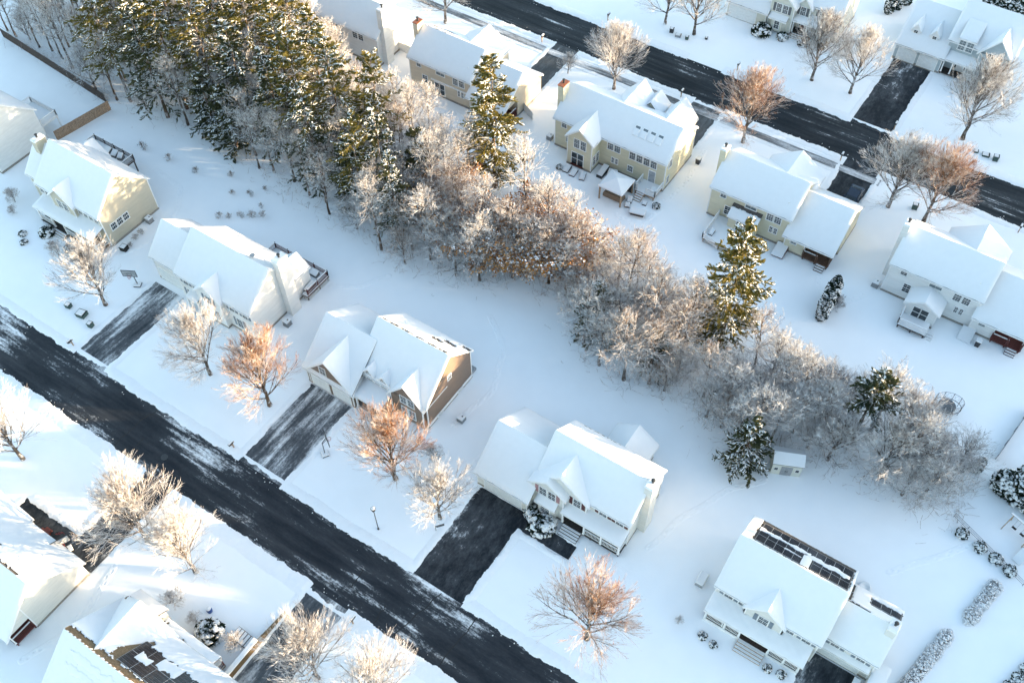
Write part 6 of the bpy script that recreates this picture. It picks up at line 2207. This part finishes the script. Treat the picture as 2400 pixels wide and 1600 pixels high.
# trampoline net above the wood's right end
t = thing("trampoline", (6.6, 79.6), "dark netted trampoline in the snow above the wood's right end", "trampoline", None, 0.3)
rm = MB()
for k in range(20):
    a0, a1 = 2 * PI * k / 20, 2 * PI * (k + 1) / 20
    p, q = (1.6 * math.cos(a0), 1.1 * math.sin(a0)), (1.6 * math.cos(a1), 1.1 * math.sin(a1))
    rm.bar((*p, 0.6), (*q, 0.6), 0.035).bar((*p, 1.7), (*q, 1.7), 0.02)
    if k % 2 == 0:
        rm.bar((*p, 0), (*p, 1.75), 0.03)
    rm.bar((*p, 0.6), (*q, 1.7), 0.008).bar((*q, 0.6), (*p, 1.7), 0.008)
pt(t, rm, "frame", "metal_dark")
pt(t, MB().lathe(0, 0, [(1.0, 0.58), (1.0, 0.62), (0.1, 0.64)], 18), "mat", "tarp_grey")

# barrel, timber walls and steps in the lower left
t = thing("rain_barrel", (-47.9, 14.1), "small blue barrel with snow on top in the lower left yard", "barrel")
pt(t, MB().lathe(0, 0, [(0.25, 0), (0.3, 0.3), (0.3, 0.5), (0.25, 0.75)], 14), "barrel", "plastic_blue")
pt(t, MB().lathe(0, 0, [(0.26, 0.752), (0.22, 0.88), (0.05, 0.92)], 14), "snow_cover", "snow_roof")
t = thing("timber_wall", (-41.35, 8.6), "stepped timber retaining wall along the snow streaked driveway", "retaining wall")
for k in range(9):
    ln_ = 10.4 - k * 0.55
    for j in range(4):
        pt(t, MB().box(-0.12 - k * 0.0, 0.10, j * ln_ / 4 + 0.01, (j + 1) * ln_ / 4 - 0.01, k * 0.115, k * 0.115 + 0.105), "timber", "wood_block")
pt(t, snowcap(-0.5, 0.06, 0.0, 5.8, 1.04, 0.12), "snow_cover", "snow_lump")
t = thing("timber_steps", (-44.0, 13.2), "flight of snowy timber steps beside the timber wall", "steps", rz=0.0)
for k in range(6):
    s_ = pt(t, MB().box(k * 0.38, k * 0.38 + 0.38, 0, 1.3, 0, 0.75 - k * 0.12), "step", "wood_dark")
    pt(s_, MB().box(k * 0.38 + 0.05, k * 0.38 + 0.38, 0.05, 1.25, 0.75 - k * 0.12, 0.81 - k * 0.12), "snow_cover", "snow_roof")
t = thing("garden_bench", (-46.6, 11.9), "white slatted bench in front of the lower left porch", "bench", rz=-0.1)
for k in range(4):
    pt(t, MB().box(-1.0, 1.0, -0.25 + k * 0.14, -0.14 + k * 0.14, 0.42, 0.46), "slat", "vinyl_white")
for k in range(3):
    pt(t, MB().box(-1.0, 1.0, 0.32, 0.36, 0.55 + k * 0.14, 0.65 + k * 0.14), "slat", "vinyl_white")
for x in (-0.9, 0.9):
    pt(t, MB().box(x - 0.04, x + 0.04, -0.25, 0.36, 0, 0.42).box(x - 0.04, x + 0.04, 0.36, 0.4, 0, 1.0), "leg", "vinyl_white")

# things behind the solar house
t = thing("fire_pit", (7.0, 53.3), "round stone fire pit filled with snow behind the solar house", "fire pit")
pt(t, MB().lathe(0, 0, [(0.62, 0), (0.66, 0.4), (0.5, 0.42), (0.46, 0.25)], 20), "stone_ring", "stone_grey")
pt(t, MB().lathe(0, 0, [(0.66, 0.401), (0.64, 0.5), (0.5, 0.52), (0.3, 0.34), (0.05, 0.32)], 20), "snow_cover", "snow_roof", True)
t = thing("curved_seat_wall", (7.2, 52.2), "low curved stone seat wall behind the solar house garage", "wall")
for k in range(9):
    a = math.radians(200 + k * 16)
    blk = pt(t, MB().hexa([(r * math.cos(b_), r * math.sin(b_), z) for z in (0, 0.42) for r, b_ in ((1.6, a), (1.6, a + 0.26), (1.95, a + 0.26), (1.95, a))]), "stone", "stone_grey")
    pt(blk, MB().hexa([(r * math.cos(b_), r * math.sin(b_), z) for z in (0.421, 0.53) for r, b_ in ((1.6, a), (1.6, a + 0.275), (1.95, a + 0.275), (1.95, a))]), "snow_cover", "snow_roof")
t = thing("hammock_frame", (9.7, 52.0), "dark bent hammock stand in the snow behind the garage panels", "hammock", rz=-0.4)
pt(t, MB().bar((0, 0, 1.0), (0.3, -0.4, 0.25), 0.05).bar((0.3, -0.4, 0.25), (0.5, -1.4, 0.2), 0.05).bar((0.5, -1.4, 0.2), (0.45, -1.9, 0.9), 0.05).bar((-0.1, -0.4, 0.03), (0.8, -0.4, 0.03), 0.05).bar((0, -1.4, 0.03), (1.0, -1.4, 0.03), 0.05).bar((0.35, -0.4, 0.03), (0.35, -0.4, 0.3), 0.05).bar((0.5, -1.4, 0.03), (0.5, -1.4, 0.25), 0.05), "frame", "metal_dark")


# parked cars
def car(x, y, rz, label, paint, snowy=0.0, ln=4.6, wd=1.85):
    t = thing("parked_car", (x, y), label, "car", None, rz)
    prof = [(-2.3, 0.35), (-2.3, 0.75), (-2.15, 0.9), (-1.2, 0.98), (-0.6, 1.45), (0.9, 1.50), (1.75, 1.05), (2.25, 0.98), (2.32, 0.6), (2.25, 0.35)]
    k = ln / 4.6
    bd = MB()
    m_ = len(prof)
    rows = []
    for yy, ins in ((-1, 0.0), (-0.93, 1.0), (0.93, 1.0), (1, 0.0)):
        rows.append([(a * k, yy * wd / 2 * (1.0 if z < 1.0 else 0.86), z if ins else min(z, 0.96)) for a, z in prof])
    vs = [p for r in rows for p in r]
    fs = []
    for r in range(3):
        for q in range(m_):
            fs.append((r * m_ + q, r * m_ + (q + 1) % m_, (r + 1) * m_ + (q + 1) % m_, (r + 1) * m_ + q))
    fs += [tuple(range(m_ - 1, -1, -1)), tuple(range(3 * m_, 4 * m_))]
    bo = pt(t, bd.add(vs, fs), "body", paint)
    hw = wd / 2
    pt(t, MB().hexa([(-1.15 * k, -hw * .74, 1.03), (-1.15 * k, hw * .74, 1.03), (-0.66 * k, hw * .7, 1.42), (-0.66 * k, -hw * .7, 1.42),
                     (-1.20 * k, -hw * .74, 1.05), (-1.20 * k, hw * .74, 1.05), (-0.70 * k, hw * .7, 1.46), (-0.70 * k, -hw * .7, 1.46)]), "windscreen", "glass")
    pt(t, MB().hexa([(1.02 * k, -hw * .7, 1.43), (1.02 * k, hw * .7, 1.43), (1.62 * k, hw * .74, 1.12), (1.62 * k, -hw * .74, 1.12),
                     (1.05 * k, -hw * .7, 1.47), (1.05 * k, hw * .7, 1.47), (1.66 * k, hw * .74, 1.15), (1.66 * k, -hw * .74, 1.15)]), "rear_window", "glass")
    for sg in (-1, 1):
        y0 = sg * hw * 0.86
        pt(t, MB().box(-0.75 * k, 1.1 * k, min(y0, y0 + sg * .02), max(y0, y0 + sg * .02), 1.02, 1.36), "side_window", "glass")
        pt(t, MB().box(-0.75 * k, -0.55 * k, min(y0, y0 + sg * .28), max(y0, y0 + sg * .28), 0.98, 1.12), "mirror", paint)
        pt(t, MB().box(-2.32 * k, -2.29 * k, sg * hw * .75 - .2, sg * hw * .75 + .2, 0.62, 0.78), "headlight", "curtain")
        pt(t, MB().box(2.3 * k, 2.34 * k, sg * hw * .75 - .18, sg * hw * .75 + .18, 0.7, 0.9), "tail_light", "plastic_red")
        for xx in (-1.45 * k, 1.45 * k):
            wh = MB()
            n = 14
            y1 = sg * (hw - 0.2)
            y2 = sg * (hw + 0.02)
            vs = [(xx + 0.34 * math.cos(2 * PI * q / n), yy, 0.34 + 0.34 * math.sin(2 * PI * q / n)) for yy in (y1, y2) for q in range(n)]
            wh.add(vs, [(q, (q + 1) % n, n + (q + 1) % n, n + q) for q in range(n)] + [tuple(range(n)), tuple(range(2 * n - 1, n - 1, -1))])
            wo = pt(t, wh, "wheel", "rubber")
            pt(wo, MB().add([(xx + 0.2 * math.cos(2 * PI * q / n), y2 + sg * 0.004, 0.34 + 0.2 * math.sin(2 * PI * q / n)) for q in range(n)], [tuple(range(n))]), "rim", "metal_grey")
    if snowy:
        pt(t, MB().hexa([(-0.62 * k, -hw * .7, 1.47), (0.95 * k, -hw * .7, 1.51), (0.95 * k, hw * .7, 1.51), (-0.62 * k, hw * .7, 1.47),
                         (-0.52 * k, -hw * .6, 1.6), (0.85 * k, -hw * .6, 1.64), (0.85 * k, hw * .6, 1.64), (-0.52 * k, hw * .6, 1.6)]), "snow_cover", "snow_roof")
        pt(t, MB().hexa([(-2.1 * k, -hw * .8, 0.93), (-1.25 * k, -hw * .8, 0.99), (-1.25 * k, hw * .8, 0.99), (-2.1 * k, hw * .8, 0.93),
                         (-2.0 * k, -hw * .7, 1.03), (-1.35 * k, -hw * .7, 1.08), (-1.35 * k, hw * .7, 1.08), (-2.0 * k, hw * .7, 1.03)]), "snow_cover", "snow_roof")
    return t


car(-15.6, 105.6, PI / 2, "dark blue car parked on the driveway behind the yellow house", "car_paint")

# bins and bits beside houses
for x, y, mt, lb in ((9.9, 43.4, "vinyl_white", "white snow topped bin at the solar house garage corner"), (11.0, 42.6, "metal_green", "green snow topped bin right of the white bin"),
                     (-36.6, 100.8, "metal_dark", "dark bin at the right wall of the large cream house"), (6.7, 90.6, "metal_dark", "dark round planter left of the red corner porch")):
    t = thing("wheelie_bin", (x, y), lb, "bin")
    pt(t, MB().hexa([(-.26, -.28, 0), (.26, -.28, 0), (.26, .28, 0), (-.26, .28, 0), (-.32, -.36, .95), (.32, -.36, .95), (.32, .36, .95), (-.32, .36, .95)]), "bin", mt)
    pt(t, MB().box(-.34, .34, -.38, .4, .95, 1.02), "lid", mt)
    pt(t, snowcap(-.34, .34, -.38, .4, 1.021, 0.12), "snow_cover", "snow_roof")
t = thing("bicycle", (-67.4, 11.4), "bicycle lying by the lower left driveway", "bicycle", None, 0.6)
for x in (-0.5, 0.5):
    wh = MB()
    for k in range(16):
        a0, a1 = 2 * PI * k / 16, 2 * PI * (k + 1) / 16
        wh.bar((x + .32 * math.cos(a0), 0, .34 + .32 * math.sin(a0)), (x + .32 * math.cos(a1), 0, .34 + .32 * math.sin(a1)), 0.02)
    pt(t, wh, "wheel", "rubber")
pt(t, MB().bar((-.5, 0, .34), (-.15, 0, .75), .02).bar((-.15, 0, .75), (.35, 0, .72), .02).bar((.35, 0, .72), (0, 0, .34), .02).bar((0, 0, .34), (-.5, 0, .34), .02).bar((-.15, 0, .8), (0, 0, .34), .02).bar((.5, 0, .34), (.33, 0, .95), .02), "frame", "plastic_red")
pt(t, MB().box(-.3, -.02, -.06, .06, .8, .86), "saddle", "rubber")
pt(t, MB().bar((.33, -.28, .95), (.33, .28, .95), .018), "handlebar", "metal_dark")
